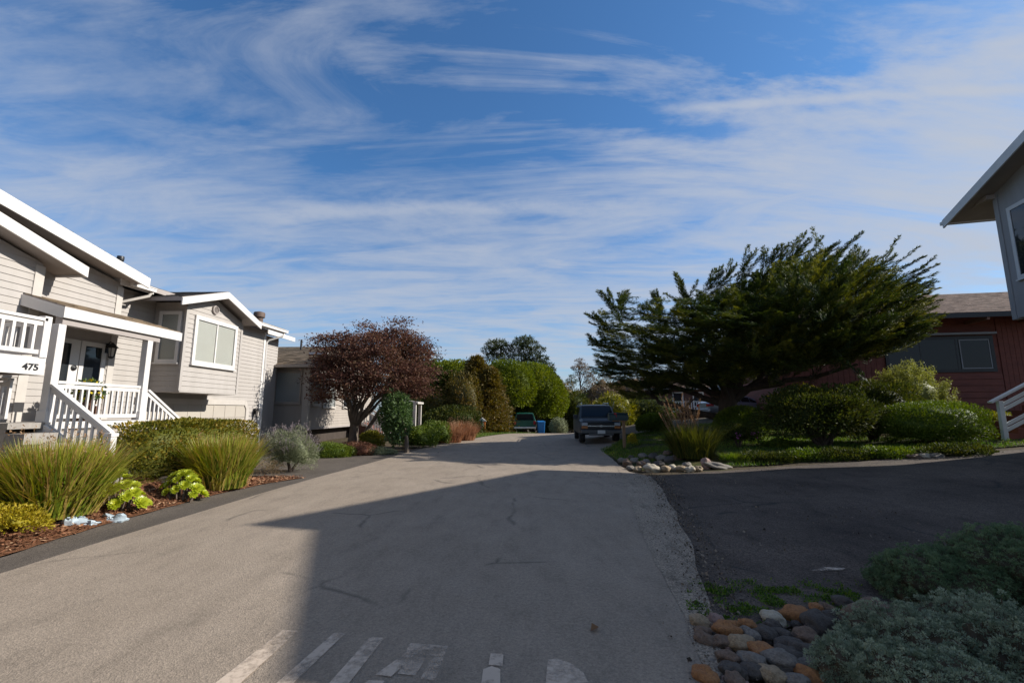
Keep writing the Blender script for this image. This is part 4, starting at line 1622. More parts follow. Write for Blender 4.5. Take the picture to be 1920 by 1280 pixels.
for k in range(6):
    pn = MB()
    pn.box(-1.95 + k * 0.57, -1.95 + k * 0.57 + 0.4, -0.1, -0.085, 1.6, 2.3)
    pn.build('door_light', M['darkglass'], go, world=False)
bb = MB()
bb.box(2.0, 4.8, -2.2, 0, 2.0, 2.25)
bb.box(2.0, 4.8, -0.05, -0.01, 2.3, 4.0)
bb.build('balcony', M['black'], bh, world=False)
br = MB()
br.box(2.0, 4.8, -2.2, -2.14, 3.1, 3.2)
for k in range(10):
    br.box(2.0 + k * 0.3, 2.1 + k * 0.3, -2.2, -2.15, 2.25, 3.1)
br.build('balcony_rail', M['white'], bh, world=False)

wh = thing('house', 'brown red house with white porch railing, far behind the cypress trunk', 'house', (23.0, 62.0, 0.2), R(-8))
bw = MB()
clapboard(bw, [(-6, -2), (5, -2), (5, 4.6), (-6, 4.6)], (0, 0, 0), XP, YN, 0.25, 0.03)
bw.box(-5.95, 5, 0.05, 7, -2, 4.5)
bw.build('wall', M['brick'], wh, world=False)
roof_slab(wh, (-7, -1.2, 4.4), (6, -1.2, 4.4), (6, 3.5, 6.2), (-7, 3.5, 6.2), 0.2, M['shingle_brown'], M['white'], world=False)
roof_slab(wh, (6, 8.2, 4.4), (-7, 8.2, 4.4), (-7, 3.505, 6.2), (6, 3.505, 6.2), 0.2, M['shingle_brown'], M['white'], world=False)
pr = MB()
pr.box(-3.5, 4.0, -2.0, -1.94, 2.55, 2.65)
pr.box(-3.5, 4.0, -2.0, -1.94, 1.5, 1.62)
for k in range(24):
    pr.box(-3.5 + k * 0.32, -3.4 + k * 0.32, -2.0, -1.95, 1.6, 2.6)
pr.build('porch_railing', M['white'], wh, world=False)
pr = MB()
pr.box(-3.5, 4, -2, 0, 1.2, 1.5)
pr.build('porch_floor', M['white'], wh, world=False)
for k in range(3):
    window(wh, (0, 0, 0), XP, YN, -3.2 + k * 2.6, -1.8 + k * 2.6, 1.9, 3.9, 0.14, blind=None, pane='darkglass', sill=False, world=False)


# ================================================================== PLANTS
def at_ground(px, py, dz=0.0):
    x, y, z = G(px, py)
    return (x, y, z + dz)


def tuft(name, label, cat, base, n, spread, hgt, width, lm, lean=(0.15, 1.0), curve=0.6, group=None, wisps=None, part='blades', seg=3):
    t = thing(name, label, cat, base, 0, group)
    Q, v, tips = blades(n, spread, hgt, width, lean, curve, seg)
    Q2, v2, _ = blades(n // 10, spread * 1.15, hgt * 0.95, width * 0.8, (0.7, 1.7), 0.9, seg, 0.6)      # bent and dead blades
    v2 = np.clip(0.72 + 0.28 * rng.random(len(v2)), 0, 1)
    quads_mesh(part, np.concatenate([Q, Q2]), lm, np.concatenate([v, v2]), t)
    if wisps:
        wn, wh_, wm = wisps
        Q, v, tips = blades(wn, spread * 0.8, wh_, width * 0.45, (0.1, 0.45), 0.3, 3, 0.3)
        C = np.repeat(tips, 9, 0) + rng.normal(size=(wn * 9, 3)) * np.array([.012, .012, .05]) - np.array([0, 0, 0.06])
        A = np.tile(np.array([[0, 0, 1.0]]), (wn * 9, 1)) + rng.normal(size=(wn * 9, 3)) * .7
        Q2 = leafquads(C, A, 0.045, 0.014)
        quads_mesh('seed_heads', np.concatenate([Q, Q2]), wm, np.concatenate([v, rng.random(len(Q2))]), t)
    return t


# --- the bed in front of the first house
tuft('ornamental_grass', 'big tussock of yellow green sedge in the mulch bed at the left edge', 'grass clump', at_ground(95, 968), 3400, 0.42, 1.14, 0.026, LM['blade'], (0.08, 0.8), 0.5, 'sedge tussocks in the mulch bed', (40, 1.25, LM['seed']))
tuft('ornamental_grass', 'yellow green sedge tussock in front of the clipped hedge', 'grass clump', at_ground(415, 914), 2700, 0.40, 1.16, 0.026, LM['blade'], (0.08, 0.72), 0.5, 'sedge tussocks in the mulch bed', (10, 1.2, LM['seed']))

hx0 = (-7.05, 10.15)
t = shrub('hedge', 'clipped box shaped hedge with reddish tips beside the porch stair', 'hedge', (-7.32, 10.0, 0.0), (0.46, 1.95, 0.72), 24000, 0.062, 0.034, LM['hedge'], 0.06, 0.26, 7.0, 5, rise=0.66, bottom=-0.9, updir=0.3, core=0.80, freq=3.5)

for (px, py, n, spr, top, lab) in ((212, 950, 30, (0.46, 0.34), 0.42, 'larger group of bright yellow green succulent rosettes beside the big tussock'), (340, 936, 22, (0.33, 0.26), 0.40, 'smaller group of bright yellow green succulent rosettes below the hedge')):
    b_ = at_ground(px, py)
    t = thing('succulent', lab, 'succulent', b_, 0, 'succulents in the mulch bed')
    for k in range(n):
        a, r = k * 2.4 + random.random() * 0.5, math.sqrt((k + 0.5) / n)
        gx, gy = math.cos(a) * r * spr[0], math.sin(a) * r * spr[1]
        gz = H(b_[0] + gx, b_[1] + gy) - b_[2]
        c = np.array([gx, gy, gz + 0.06 + (1 - r ** 1.6) * top + random.uniform(0, 0.07)])
        up = unit(np.array([[math.cos(a) * r * 0.8, math.sin(a) * r * 0.8 - 0.3, 0.75]]))[0]
        e1 = np.cross(up, [0.3, 0.2, 1.0])
        e1 /= np.linalg.norm(e1)
        e2 = np.cross(up, e1)
        m_ = 36
        ring = np.arange(m_)
        th = ring * 2.399
        el = 1.3 - 1.15 * np.sqrt(ring / m_)
        A = (np.cos(th) * np.cos(el))[:, None] * e1 + (np.sin(th) * np.cos(el))[:, None] * e2 + np.sin(el)[:, None] * up
        Ln = random.uniform(0.075, 0.115) * (0.45 + 0.75 * np.sqrt(ring / m_))
        q4 = leafquads(np.tile(c, (m_, 1)), A, Ln, Ln * 0.5, np.tile(up, (m_, 1)))
        q4[:, 1] += A * Ln[:, None] * 0.2
        q4[:, 3] += A * Ln[:, None] * 0.2
        quads_mesh('rosette', q4, LM['aeonium'], np.clip(0.5 - 0.3 * (ring / m_) + 0.5 * rng.random(m_), 0, 1), t)
        MB().tube([(c[0] * 0.7, c[1] * 0.7, gz - 0.05), (c[0] * .85, c[1] * .85, gz * .5 + c[2] * 0.5), tuple(c)], [0.018, 0.015, 0.014], 5).build('stem', M['bark_grey'], t, world=False, smooth=True)

shrub('sedum', 'low mat of yellow stonecrop at the left edge in front of the tussock', 'succulent', at_ground(12, 998), (0.42, 0.3, 0.2), 2200, 0.045, 0.022, LM['sedum'], 0.3, 0.5, 2, 8, rise=0.1, bottom=-0.4, core=0.5)
shrub('sedum', 'upright yellow stonecrop sprig at the foot of the big tussock', 'succulent', at_ground(48, 976), (0.16, 0.14, 0.22), 700, 0.045, 0.022, LM['sedum'], 0.3, 0.5, 2, 9, rise=0.18, bottom=-0.6, core=0.4)
shrub('groundcover', 'small green herb under the sedge tussock at the left', 'plant', at_ground(80, 982), (0.15, 0.12, 0.14), 500, 0.05, 0.022, LM['box'], 0.25, 0.5, 2, 10, rise=0.1, bottom=-0.5, core=0.4)
shrub('dead_shrub', 'dry leafless grey brown shrub between the tussock and the lavender', 'shrub', at_ground(505, 893), (0.3, 0.22, 0.2), 900, 0.08, 0.008, LM['drytree'], 0.3, 0.8, 2, 11, rise=0.16, bottom=-0.7, core=0.0, spread=1.0)

# lavender with flower spikes
t = shrub('lavender_bush', 'rounded grey green lavender bush with faded purple spikes at the driveway corner', 'shrub', at_ground(545, 884), (0.6, 0.52, 0.54), 15000, 0.055, 0.010, LM['lavender'], 0.42, 0.5, 2, 12, rise=0.5, bottom=-0.7, updir=0.6, core=0.62, stems=3)
P, D = crown_pts(380, (0.6, 0.54, 0.56), 12, 0.42, 0.15, 2, -0.1)
Q = []
B0 = P + np.array([0, 0, 0.48])
A0 = unit(D * 0.6 + np.array([0, 0, 0.9]) + rng.normal(size=D.shape) * 0.15)
Q.append(leafquads(B0, A0, 0.2, 0.006))
for k in range(5):
    Q.append(leafquads(B0 + A0 * (0.13 + 0.014 * k), A0 + rng.normal(size=A0.shape) * 0.5, 0.024, 0.014))
quads_mesh('flower_spikes', np.concatenate(Q), LM['lavflower'], rng.random(len(B0) * 6), t)

# pale blue rocks
RK = mat('pale_blue_rock', (0.33, 0.40, 0.45), (0.44, 0.50, 0.54), 0.8, 4, 8, bump=0.5, bscale=14)
for px, py, s, lab in ((129, 981, (0.165, 0.12, 0.13), 'largest pale blue rock in the mulch, left of three'), (166, 984, (0.115, 0.075, 0.05), 'flat pale blue rock between the two bigger rocks'), (213, 977, (0.16, 0.10, 0.085), 'pale blue rock with pointed right end, right of three')):
    b_ = at_ground(px, py)
    tag(MB().blob(b_, s, 0.55, 16, 10, flat=0.35).build('rock', RK, smooth=True, loc=b_, angle=28), lab, 'rock', 'pale blue rocks in the mulch')

# path light
b_ = at_ground(306, 922)
t = thing('path_light', 'small dark mushroom path light in the bed left of the succulents', 'garden light', b_)
MB().tube([(0, 0, -.05), (0, 0, 0.2)], 0.014, 8).build('stake', M['black'], t, world=False)
MB().lathe([(0.012, 0.27), (0.05, 0.265), (0.10, 0.235), (0.10, 0.228), (0.03, 0.228)], (0, 0, 0), 16).build('cap', mat('weathered_bronze', (0.09, 0.07, 0.055), None, 0.5, 9, metal=0.4), t, world=False, smooth=True)
MB().lathe([(0.04, 0.16), (0.055, 0.225)], (0, 0, 0), 12).build('lamp_glass', M['offwhite'], t, world=False, smooth=True)
b_ = (-7.75, 8.55, H(-7.75, 8.55) - 0.02)
tag(MB().blob(b_, (0.55, 0.75, 0.08), 0.1, 18, 8, flat=0.5).build('stepping_stone', M['concrete'], smooth=True, loc=b_), 'grey stepping stone at the foot of the porch skirt', 'stone')

# bark chips and lawn blades: uncountable
n = 13000
Yc = rng.uniform(-0.5, 11.3, n)
Xc = np.array([interp(BE, yy) - 0.02 - abs(rng.normal()) * 0.8 for yy in Yc])
Zc = np.array([H(a, b) + 0.02 for a, b in zip(Xc, Yc)])
C = np.stack([Xc, Yc, Zc + rng.random(n) * 0.02], 1)
an = rng.uniform(0, 6.28, n)
A = np.stack([np.cos(an), np.sin(an), rng.normal(size=n) * 0.35], 1)
o = quads_mesh('bark_chips', leafquads(C, A, rng.uniform(0.03, 0.10, n), rng.uniform(0.012, 0.035, n), rng.normal(size=(n, 3)) * .4 + np.array([0, 0, 1.0])), M['chips'], rng.random(n))
o['kind'] = 'stuff'


def lawn_patch(fn, n, hgt, name='grass'):
    pts = []
    while len(pts) < n:
        p = fn()
        if p:
            pts.append(p)
    pts = np.array(pts)
    k = len(pts)
    base = np.stack([pts[:, 0], pts[:, 1], [H(a, b) - 0.02 for a, b in pts]], 1)
    A = np.stack([rng.normal(size=k) * .4, rng.normal(size=k) * .4, np.ones(k)], 1)
    o = quads_mesh(name, leafquads(base, A, hgt * rng.uniform(0.5, 1.3, k), 0.014, rng.normal(size=(k, 3)) + 1e-3), LM['grass'], rng.random(k))
    o['kind'] = 'stuff'


def fr1():
    x, y = random.uniform(3.0, 14), random.uniform(12.9, 26)
    lo_ = 2.95 if y < 19 else 2.95 + 0.45 * (y - 19)
    if x < min(lo_, 5.6) - 0.1 or (x < 6.3 and y < 14.6 and x + (14.6 - y) < 7.0):
        return None
    return (x, y) if pnoise(Vector((x * .6, y * .6, 3))) > (-0.12 if y < 15 else -0.2) else None


def fr2():
    x, y = random.uniform(-5.5, 1), random.uniform(28, 36.5)
    return (x, y) if x < interp(ROAD_L, y) - 0.1 else None


lawn_patch(fr1, 42000, 0.11)
lawn_patch(fr2, 9000, 0.12)


# --- trees --------------------------------------------------------
def limb(mb, p, q, r0, r1, sag=0.1, n=6, wob=0.06):
    p, q = Vector(p), Vector(q)
    Ln = (q - p).length
    pts, rad = [], []
    for i in range(n + 1):
        t = i / n
        w = p.lerp(q, t)
        w += Vector((pnoise(w * 1.3), pnoise(w * 1.3 + Vector((9, 0, 0))), 0)) * wob * Ln * math.sin(math.pi * t)
        w.z += sag * Ln * math.sin(math.pi * t)
        pts.append(w)
        rad.append(r0 + (r1 - r0) * t)
    mb.tube(pts, rad, 8)
    return pts


# dark red maple
mbse = at_ground(661, 834)
mt = thing('maple_tree', 'domed dark red maple with many fanning stems in front of the tan roofed house', 'tree', mbse)
cx, cz, Rx, Ry, Rz = 0.95, 3.0, 2.18, 2.3, 2.08
tk = MB()
tk.tube([(0, 0, -0.2), (0.0, 0, 0.15), (0.03, 0, 0.55), (0.05, 0, 0.95)], [0.3, 0.22, 0.19, 0.2], 12)
tk.tube([(0.28, -0.1, -0.1), (0.55, -0.12, 0.5), (0.95, -0.15, 1.1), (1.15, -0.1, 1.5)], [0.11, 0.09, 0.08, 0.07], 9)
tips = []
for k in range(13):
    a = 2 * math.pi * k / 13 + random.uniform(-.15, .15)
    r = random.uniform(0.35, 0.72)
    q = (cx * 0.9 + math.cos(a) * Rx * r, math.sin(a) * Ry * r, cz + random.uniform(-0.5, 0.35))
    pts = limb(tk, (0.05 + 0.08 * math.cos(a), 0.08 * math.sin(a), 0.8), q, 0.085, 0.03, 0.0, 7, 0.12)
    tips.append(pts)
    for j in range(4):
        s0 = pts[random.randint(2, 6)]
        a2 = a + random.uniform(-1.1, 1.1)
        q2 = s0 + Vector((math.cos(a2) * 0.9, math.sin(a2) * 0.9, random.uniform(0.3, 1.0)))
        limb(tk, s0, q2, 0.03, 0.008, 0.05, 5, 0.1)
tk.build('trunk', M['bark_grey'], mt, world=False, smooth=True)
Q, vv = [], []
for k in range(500):                                       # pads of leaves in a dome
    d = unit(rng.normal(size=(1, 3)))[0]
    if d[2] < -0.5:
        continue
    f = 1 - 0.5 * rng.random() ** 2.2
    f *= 1 + 0.42 * pnoise(Vector((d[0] * 2.1 + 4, d[1] * 2.1, d[2] * 2.6))) + 0.10 * pnoise(Vector((d[0] * 6, d[1] * 6, d[2] * 6)))
    c = np.array([cx + d[0] * Rx * f, d[1] * Ry * f, cz + d[2] * Rz * f * (1 if d[2] > 0 else 0.95)])
    m_ = 130
    P = c + rng.normal(size=(m_, 3)) * np.array([0.27, 0.27, 0.085])
    A = unit(np.array([[d[0] * 0.9, d[1] * 0.9, -0.12]]) + rng.normal(size=(m_, 3)) * 0.7)
    Q.append(leafquads(P, A, rng.uniform(0.08, 0.16, m_), rng.uniform(0.03, 0.065, m_)))
    vv.append(np.clip(rng.beta(2, 2, m_) * 0.7 + rng.random() * 0.28, 0, 1))
quads_mesh('crown', np.concatenate(Q), LM['maple'], np.concatenate(vv), mt)

# Monterey cypress, swept by the wind
cb_ = at_ground(1366, 800)
CY = 20.2
cpx = cb_[0] / cb_[1]
cbase = (cpx * CY, CY, H(cpx * CY, CY))
ct = thing('cypress_tree', 'broad dark wind swept cypress with feathery branches on the right lawn', 'tree', cbase)
outline = [(1105, 640), (1112, 592), (1128, 556), (1160, 560), (1180, 556), (1225, 566), (1252, 562), (1270, 525), (1300, 540), (1342, 525), (1378, 500), (1425, 482), (1500, 462), (1545, 452), (1600, 500), (1650, 520), (1695, 500), (1690, 560), (1700, 600), (1690, 640), (1640, 668), (1560, 684), (1480, 690), (1400, 700), (1330, 722), (1250, 748), (1170, 752), (1125, 730), (1105, 690)]
OL = [atY(px, py, CY) for px, py in outline]
OL = [(p.x - cbase[0], p.z - cbase[2]) for p in OL]


def inside(x, z):
    c = False
    j = len(OL) - 1
    for i in range(len(OL)):
        if (OL[i][1] > z) != (OL[j][1] > z) and x < (OL[j][0] - OL[i][0]) * (z - OL[i][1]) / (OL[j][1] - OL[i][1]) + OL[i][0]:
            c = not c
        j = i
    return c


def edge_dist(x, z):
    best = 9
    for i in range(len(OL)):
        a, b = OL[i - 1], OL[i]
        dx, dz = b[0] - a[0], b[1] - a[1]
        t = max(0, min(1, ((x - a[0]) * dx + (z - a[1]) * dz) / (dx * dx + dz * dz)))
        best = min(best, math.hypot(x - a[0] - dx * t, z - a[1] - dz * t))
    return best


xs_ = [p[0] for p in OL]
zs_ = [p[1] for p in OL]
x0_, x1_, z0_, z1_ = min(xs_), max(xs_), min(zs_), max(zs_)
xc_, zc_ = (x0_ + x1_) / 2, z0_ + 1.4
QS, VS = [], []


def plume(base, d, Ln, fat, tone, m_=None):
    """feathery plume: flat side sprays along a rising axis, closely set with short scale-like leaves"""
    d = d / np.linalg.norm(d)
    ns = m_ or int(30 * Ln + 6)
    t = (np.arange(ns) + rng.random(ns)) / ns
    sidev = rng.normal(size=(ns, 3)) * np.array([1, 1, 0.35])
    sidev = unit(sidev - np.outer(sidev @ d, d))
    reach = fat * (1.02 - t) ** 0.7 * rng.uniform(0.55, 1.0, ns) + 0.05
    axis = base + np.outer(t * Ln, d) + np.outer((t ** 2) * Ln * 0.10, np.array([0.25, 0, 1.0]))
    sdir = unit(d * 1.1 + sidev * np.array([1, 1, 0.5]) * 0.7 + np.array([0, 0, 0.02]))
    kk = 9
    for j in range(kk):
        f = (j + rng.random(ns)) / kk
        P = axis + sdir * (reach * f * 1.25)[:, None]
        sgn = rng.choice([-1.0, 1.0], ns)[:, None]
        lat = unit(np.cross(sdir, rng.normal(size=(ns, 3)) * 0.35 + np.array([0, 0, 1.0])))
        A = sdir + lat * sgn * 0.42 + rng.normal(size=(ns, 3)) * 0.08
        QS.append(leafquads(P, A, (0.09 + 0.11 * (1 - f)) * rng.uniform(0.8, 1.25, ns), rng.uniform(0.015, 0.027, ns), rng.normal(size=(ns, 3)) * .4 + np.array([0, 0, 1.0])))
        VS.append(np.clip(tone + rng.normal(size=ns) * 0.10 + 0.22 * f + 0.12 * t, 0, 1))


anchors = []
k = 0
while k < 2000:
    x, z = random.uniform(x0_, x1_), random.uniform(z0_, z1_)
    if not inside(x, z):
        continue
    ed = edge_dist(x, z)
    if ed < 0.12:
        continue
    if random.random() > 0.45 + 0.55 * max(0, 1 - abs(ed - 0.6) / 1.6):
        continue
    y = random.uniform(-1, 1) * 5.0
    shr = math.sqrt(1 - (y / 5.7) ** 2)
    fx = (x - x0_) / (x1_ - x0_)
    fz = (z - z0_) / (z1_ - z0_)
    z -= 0.09 * max(0.0, z - z0_ - 1.5)
    x, z = xc_ + (x - xc_) * shr, zc_ + (z - zc_) * shr
    up = np.array([-1.0 + 2.0 * fx, 0, 0.10 + 0.62 * fz * math.exp(-((fx - 0.66) / 0.34) ** 2)])
    lf = max(0.0, 1 - fx / 0.62)
    dvec = up + np.array([0, 0.6 * y / 5, 0]) + rng.normal(size=3) * np.array([0.22 + 0.3 * lf, 0.45 + 0.6 * lf, 0.07])
    Ln = random.uniform(0.9, 1.7) * (0.7 + 0.4 * fx)
    dn = dvec / np.linalg.norm(dvec)
    b_ = np.array([x, y, z]) - dn * Ln * (1.0 if ed < 0.5 else 0.75)
    plume(b_, dvec, Ln, random.uniform(0.24, 0.40) + 0.12 * lf, random.uniform(0.0, 1.0) ** 1.5 * 0.75)
    anchors.append((b_, dn, Ln))
    k += 1
# long leaders that break the outline, mostly leaning to the right
LEAD = [((1470, 560), (1592, 446)), ((1400, 560), (1500, 455)), ((1440, 540), (1515, 452)), ((1350, 560), (1425, 478)), ((1560, 560), (1728, 476)), ((1580, 580), (1730, 500)), ((1600, 590), (1728, 532)), ((1500, 540), (1610, 484)), ((1530, 560), (1655, 486)), ((1600, 620), (1722, 566)), ((1330, 560), (1378, 498)), ((1290, 580), (1268, 522)), ((1300, 570), (1345, 517)), ((1240, 600), (1230, 556)), ((1170, 610), (1130, 552)), ((1160, 630), (1106, 592)), ((1150, 660), (1103, 630)), ((1160, 590), (1172, 552)), ((1600, 650), (1712, 622)), ((1560, 670), (1690, 650)), ((1200, 700), (1112, 690)), ((1480, 520), (1560, 458)), ((1420, 520), (1462, 470))]
for (a, b) in LEAD:
    dy = random.uniform(-0.5, 0.5)
    A_, B_ = atY(*a, CY), atY(*b, CY)
    A_ = np.array([A_.x - cbase[0], dy * 0.4, A_.z - cbase[2]])
    B_ = np.array([B_.x - cbase[0], dy * 0.7, B_.z - cbase[2]])
    d_ = B_ - A_
    Ln = np.linalg.norm(d_)
    plume(A_, d_ - np.array([0, 0, 0.12 * Ln]), Ln, 0.33, random.uniform(0.1, 0.45), int(56 * Ln))
    for q_ in range(5):
        s_ = random.uniform(0.1, 0.75)
        dd = d_ / Ln + rng.normal(size=3) * 0.35
        plume(A_ + d_ * s_, dd, Ln * (0.55 - 0.4 * s_) + 0.25, 0.2, random.uniform(0.15, 0.5))
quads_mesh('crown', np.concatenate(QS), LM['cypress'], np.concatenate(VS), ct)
tk = MB()
tk.tube([(0, 0, -0.3), (0.02, 0, 0.2), (0.0, 0, 0.8), (0.05, 0, 1.6), (0.15, 0, 2.5), (0.5, 0, 3.6)], [0.62, 0.46, 0.40, 0.36, 0.28, 0.16], 14)
for q in ((-4.2, -0.6, 2.1), (-3.2, 1.5, 2.9), (-1.8, -2.2, 3.6), (3.8, -0.8, 3.6), (2.6, 1.8, 4.4), (-5.2, 0.8, 3.2), (5.6, 0.3, 4.4), (1.2, -0.5, 5.6), (4.6, -1.6, 3.0), (-2.8, 0.3, 4.2), (2.9, -2.5, 5.2)):
    pts = limb(tk, (0.0, 0, 0.75 if q[2] < 2.5 else random.uniform(1.3, 2.2)), q, 0.16, 0.05, 0.06 if q[2] > 3 else -0.02, 8, 0.14)
    for j in range(5):
        s0 = pts[random.randint(3, 7)]
        limb(tk, s0, s0 + Vector((random.uniform(-1, 1), random.uniform(-1, 1), random.uniform(-0.1, 0.8))), 0.05, 0.012, 0, 5, 0.12)
tk.build('trunk', M['bark'], ct, world=False, smooth=True)


def clustertree(name, label, base, clusters, per, L_, W_, lm, trunk, tr_r, group=None, bark='bark', flat=0.6, spread=0.8, bias=(0, 0, 0.3)):
    """tree built of separate leafy clumps on limbs; clusters: (x, y, z, r)"""
    t = thing(name, label, 'tree', base, 0, group)
    Q, vv = [], []
    tk = MB()
    tk.tube(trunk, [tr_r * (1 - 0.75 * i / (len(trunk) - 1)) for i in range(len(trunk))], 9)
    for (x, y, z, r) in clusters:
        m_ = int(per * r * r)
        D = unit(rng.normal(size=(m_, 3)))
        rr = r * (1 - 0.55 * rng.random(m_) ** 1.6) * (1 + 0.22 * np.sin(D[:, 0] * 6 + x * 3) * np.cos(D[:, 1] * 5 + z * 2))
        P = np.array([x, y, z]) + D * rr[:, None] * np.array([1, 1, flat])
        A = D + np.array(bias) + rng.normal(size=(m_, 3)) * spread
        Q.append(leafquads(P, A, L_ * rng.uniform(0.6, 1.3, m_), W_ * rng.uniform(0.7, 1.3, m_)))
        vv.append(np.clip(rng.beta(2, 2, m_) * 0.8 + random.uniform(-0.05, 0.25), 0, 1))
        zz = min(max(z * 0.75, trunk[0][2]), trunk[-1][2])
        f_ = 0
        for i in range(len(trunk) - 1):
            if trunk[i][2] <= zz <= trunk[i + 1][2]:
                k_ = (zz - trunk[i][2]) / max(1e-6, trunk[i + 1][2] - trunk[i][2])
                s0 = Vector(trunk[i]).lerp(Vector(trunk[i + 1]), k_)
                limb(tk, s0, (x, y, z), tr_r * 0.3, tr_r * 0.08, 0.02, 5, 0.08)
                break
    quads_mesh('crown', np.concatenate(Q), lm, np.concatenate(vv), t)
    tk.build('trunk', M[bark], t, world=False, smooth=True)
    return t


def dome(name, label, base, radii, n, L_, W_, lm, seed, amp=0.16, rise=None, group=None, trunk=True, shell=0.3, bottom=-0.6, freq=3.2, pn=2.2, cat='tree'):
    t = shrub(name, label, cat, base, radii, n, L_, W_, lm, amp, shell, pn, seed, rise, bottom, group, 0.4, 0, 0.8, 0.6, freq, part='crown')
    if trunk:
        mb = MB()
        for k in range(4):
            a = k * 1.6 + seed
            x, y = math.cos(a) * radii[0] * 0.35, math.sin(a) * radii[1] * 0.35
            mb.tube([(x * .3, y * .3, -0.1), (x * .6, y * .6, 0.8), (x, y, (rise or radii[2]))], [0.16, 0.12, 0.07], 8)
        mb.build('trunk', M['bark'], t, world=False, smooth=True)
    return t


# big round trees closing the left of the street
def Yb(px, Y):
    p = atY(px, 770, Y)
    return (p.x, Y, H(p.x, Y))


b_ = Yb(992, 44)
dome('hedge_tree', 'dense rounded light green tree behind the parked green truck', b_, (3.5, 3.2, 3.1), 30000, 0.20, 0.11, LM['pitto'], 21, 0.10, 3.6)
b_ = Yb(950, 41)
dome('hedge_tree', 'light green clipped tree behind the bronze conifer', b_, (2.6, 2.6, 2.5), 16000, 0.19, 0.10, LM['pitto'], 22, 0.14, 4.0)
b_ = Yb(846, 41)
dome('hedge_tree', 'bright green flat topped hedge tree right beside the red maple', b_, (2.7, 2.4, 2.4), 18000, 0.19, 0.10, LM['pitto'], 23, 0.10, 3.9, pn=3.0)


def conifer(name, label, base, h, r, n, lm, seed, lean=0.0, L_=0.2, W_=0.05, dense=1.0, low=0.2):
    t = thing(name, label, 'tree', base)
    hgt = rng.random(n) ** 0.8 * (1 - low) + low
    nb_ = int(h * 9)
    az = rng.integers(0, nb_, n) * 2.399
    lvl = np.floor(hgt * h * 2.4) / (h * 2.4)
    rad = r * (1 - hgt) ** 0.7 * (0.75 + 0.35 * np.sin(az * 3 + lvl * 40)) + 0.08
    f = rng.random(n) ** 0.55
    P = np.stack([np.cos(az) * rad * f + lean * hgt, np.sin(az) * rad * f, hgt * h - 0.12 * rad * f + 0.1 * f * f], 1) + rng.normal(size=(n, 3)) * np.array([0.16, 0.16, 0.10])
    A = np.stack([np.cos(az), np.sin(az), 0.25 * np.ones(n)], 1) + rng.normal(size=(n, 3)) * 0.55
    quads_mesh('crown', leafquads(P, A, L_ * rng.uniform(0.6, 1.4, n), W_ * rng.uniform(0.7, 1.3, n)), lm, rng.beta(2, 2, n), t)
    mb = MB()
    mb.tube([(0, 0, -0.2), (lean * .4, 0, h * 0.4), (lean * .97, 0, h * 0.97)], [0.18, 0.12, 0.02], 8)
    mb.build('trunk', M['bark'], t, world=False, smooth=True)
    return t


conifer('conifer', 'bronze tinged conifer with pointed top in front of the round green trees', Yb(888, 36.8), 6.0, 3.5, 26000, LM['olive'], 31, 0.2, 0.25, 0.07, low=0.05)
dome('bushy_tree', 'wide olive bronze tree filling the gap left of the pointed conifer', Yb(862, 35.5), (2.5, 2.0, 2.1), 14000, 0.22, 0.08, LM['olive'], 36, 0.35, 2.0, None, True, 0.5, -0.9, 3.6)
conifer('conifer', 'broad bronze green conifer right of the pointed one, above the orange sign', Yb(915, 36.0), 4.9, 2.15, 20000, LM['olive'], 32, 0.2, 0.25, 0.07, low=0.07)
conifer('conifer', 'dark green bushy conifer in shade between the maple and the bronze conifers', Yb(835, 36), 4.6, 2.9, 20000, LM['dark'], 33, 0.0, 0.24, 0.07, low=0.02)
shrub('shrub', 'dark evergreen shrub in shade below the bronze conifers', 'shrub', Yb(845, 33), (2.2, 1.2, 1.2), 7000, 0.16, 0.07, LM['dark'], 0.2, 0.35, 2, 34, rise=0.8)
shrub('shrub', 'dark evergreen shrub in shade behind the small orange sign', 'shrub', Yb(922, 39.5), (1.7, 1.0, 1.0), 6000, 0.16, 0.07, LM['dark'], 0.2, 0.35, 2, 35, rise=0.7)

# pines on the skyline
def clumps(lst, Y, base):
    out_ = []
    for px, py, r in lst:
        p = atY(px, py, Y)
        out_.append((p.x - base[0], random.uniform(-r, r) * 0.8, p.z - base[2], r))
    return out_


b_ = Yb(940, 92)
clustertree('pine_tree', 'left umbrella crowned pine on the skyline above the green trees', b_, clumps([(925, 648, 1.6), (915, 656, 1.3), (938, 645, 1.5), (950, 652, 1.3), (922, 668, 1.5), (944, 668, 1.4), (932, 658, 1.4), (958, 662, 1.0)], 92, b_), 240, 0.5, 0.14, LM['pine'], [(0, 0, -1), (0.3, 0, 6), (0.2, 0, 12), (0, 0, 15)], 0.4, flat=0.55)
b_ = Yb(985, 92)
clustertree('pine_tree', 'taller right hand pine on the skyline above the green trees', b_, clumps([(978, 640, 1.6), (988, 636, 1.4), (970, 650, 1.5), (998, 648, 1.4), (1012, 655, 1.2), (985, 658, 1.7), (1000, 668, 1.6), (1018, 672, 1.3), (972, 672, 1.6), (1030, 686, 1.0), (1035, 692, 0.8), (992, 680, 1.7), (1012, 684, 1.4)], 92, b_), 240, 0.5, 0.14, LM['pine'], [(0, 0, -1), (0.2, 0, 6), (-0.2, 0, 12), (0.2, 0, 16.5)], 0.45, flat=0.55)
b_ = Yb(1089, 112)
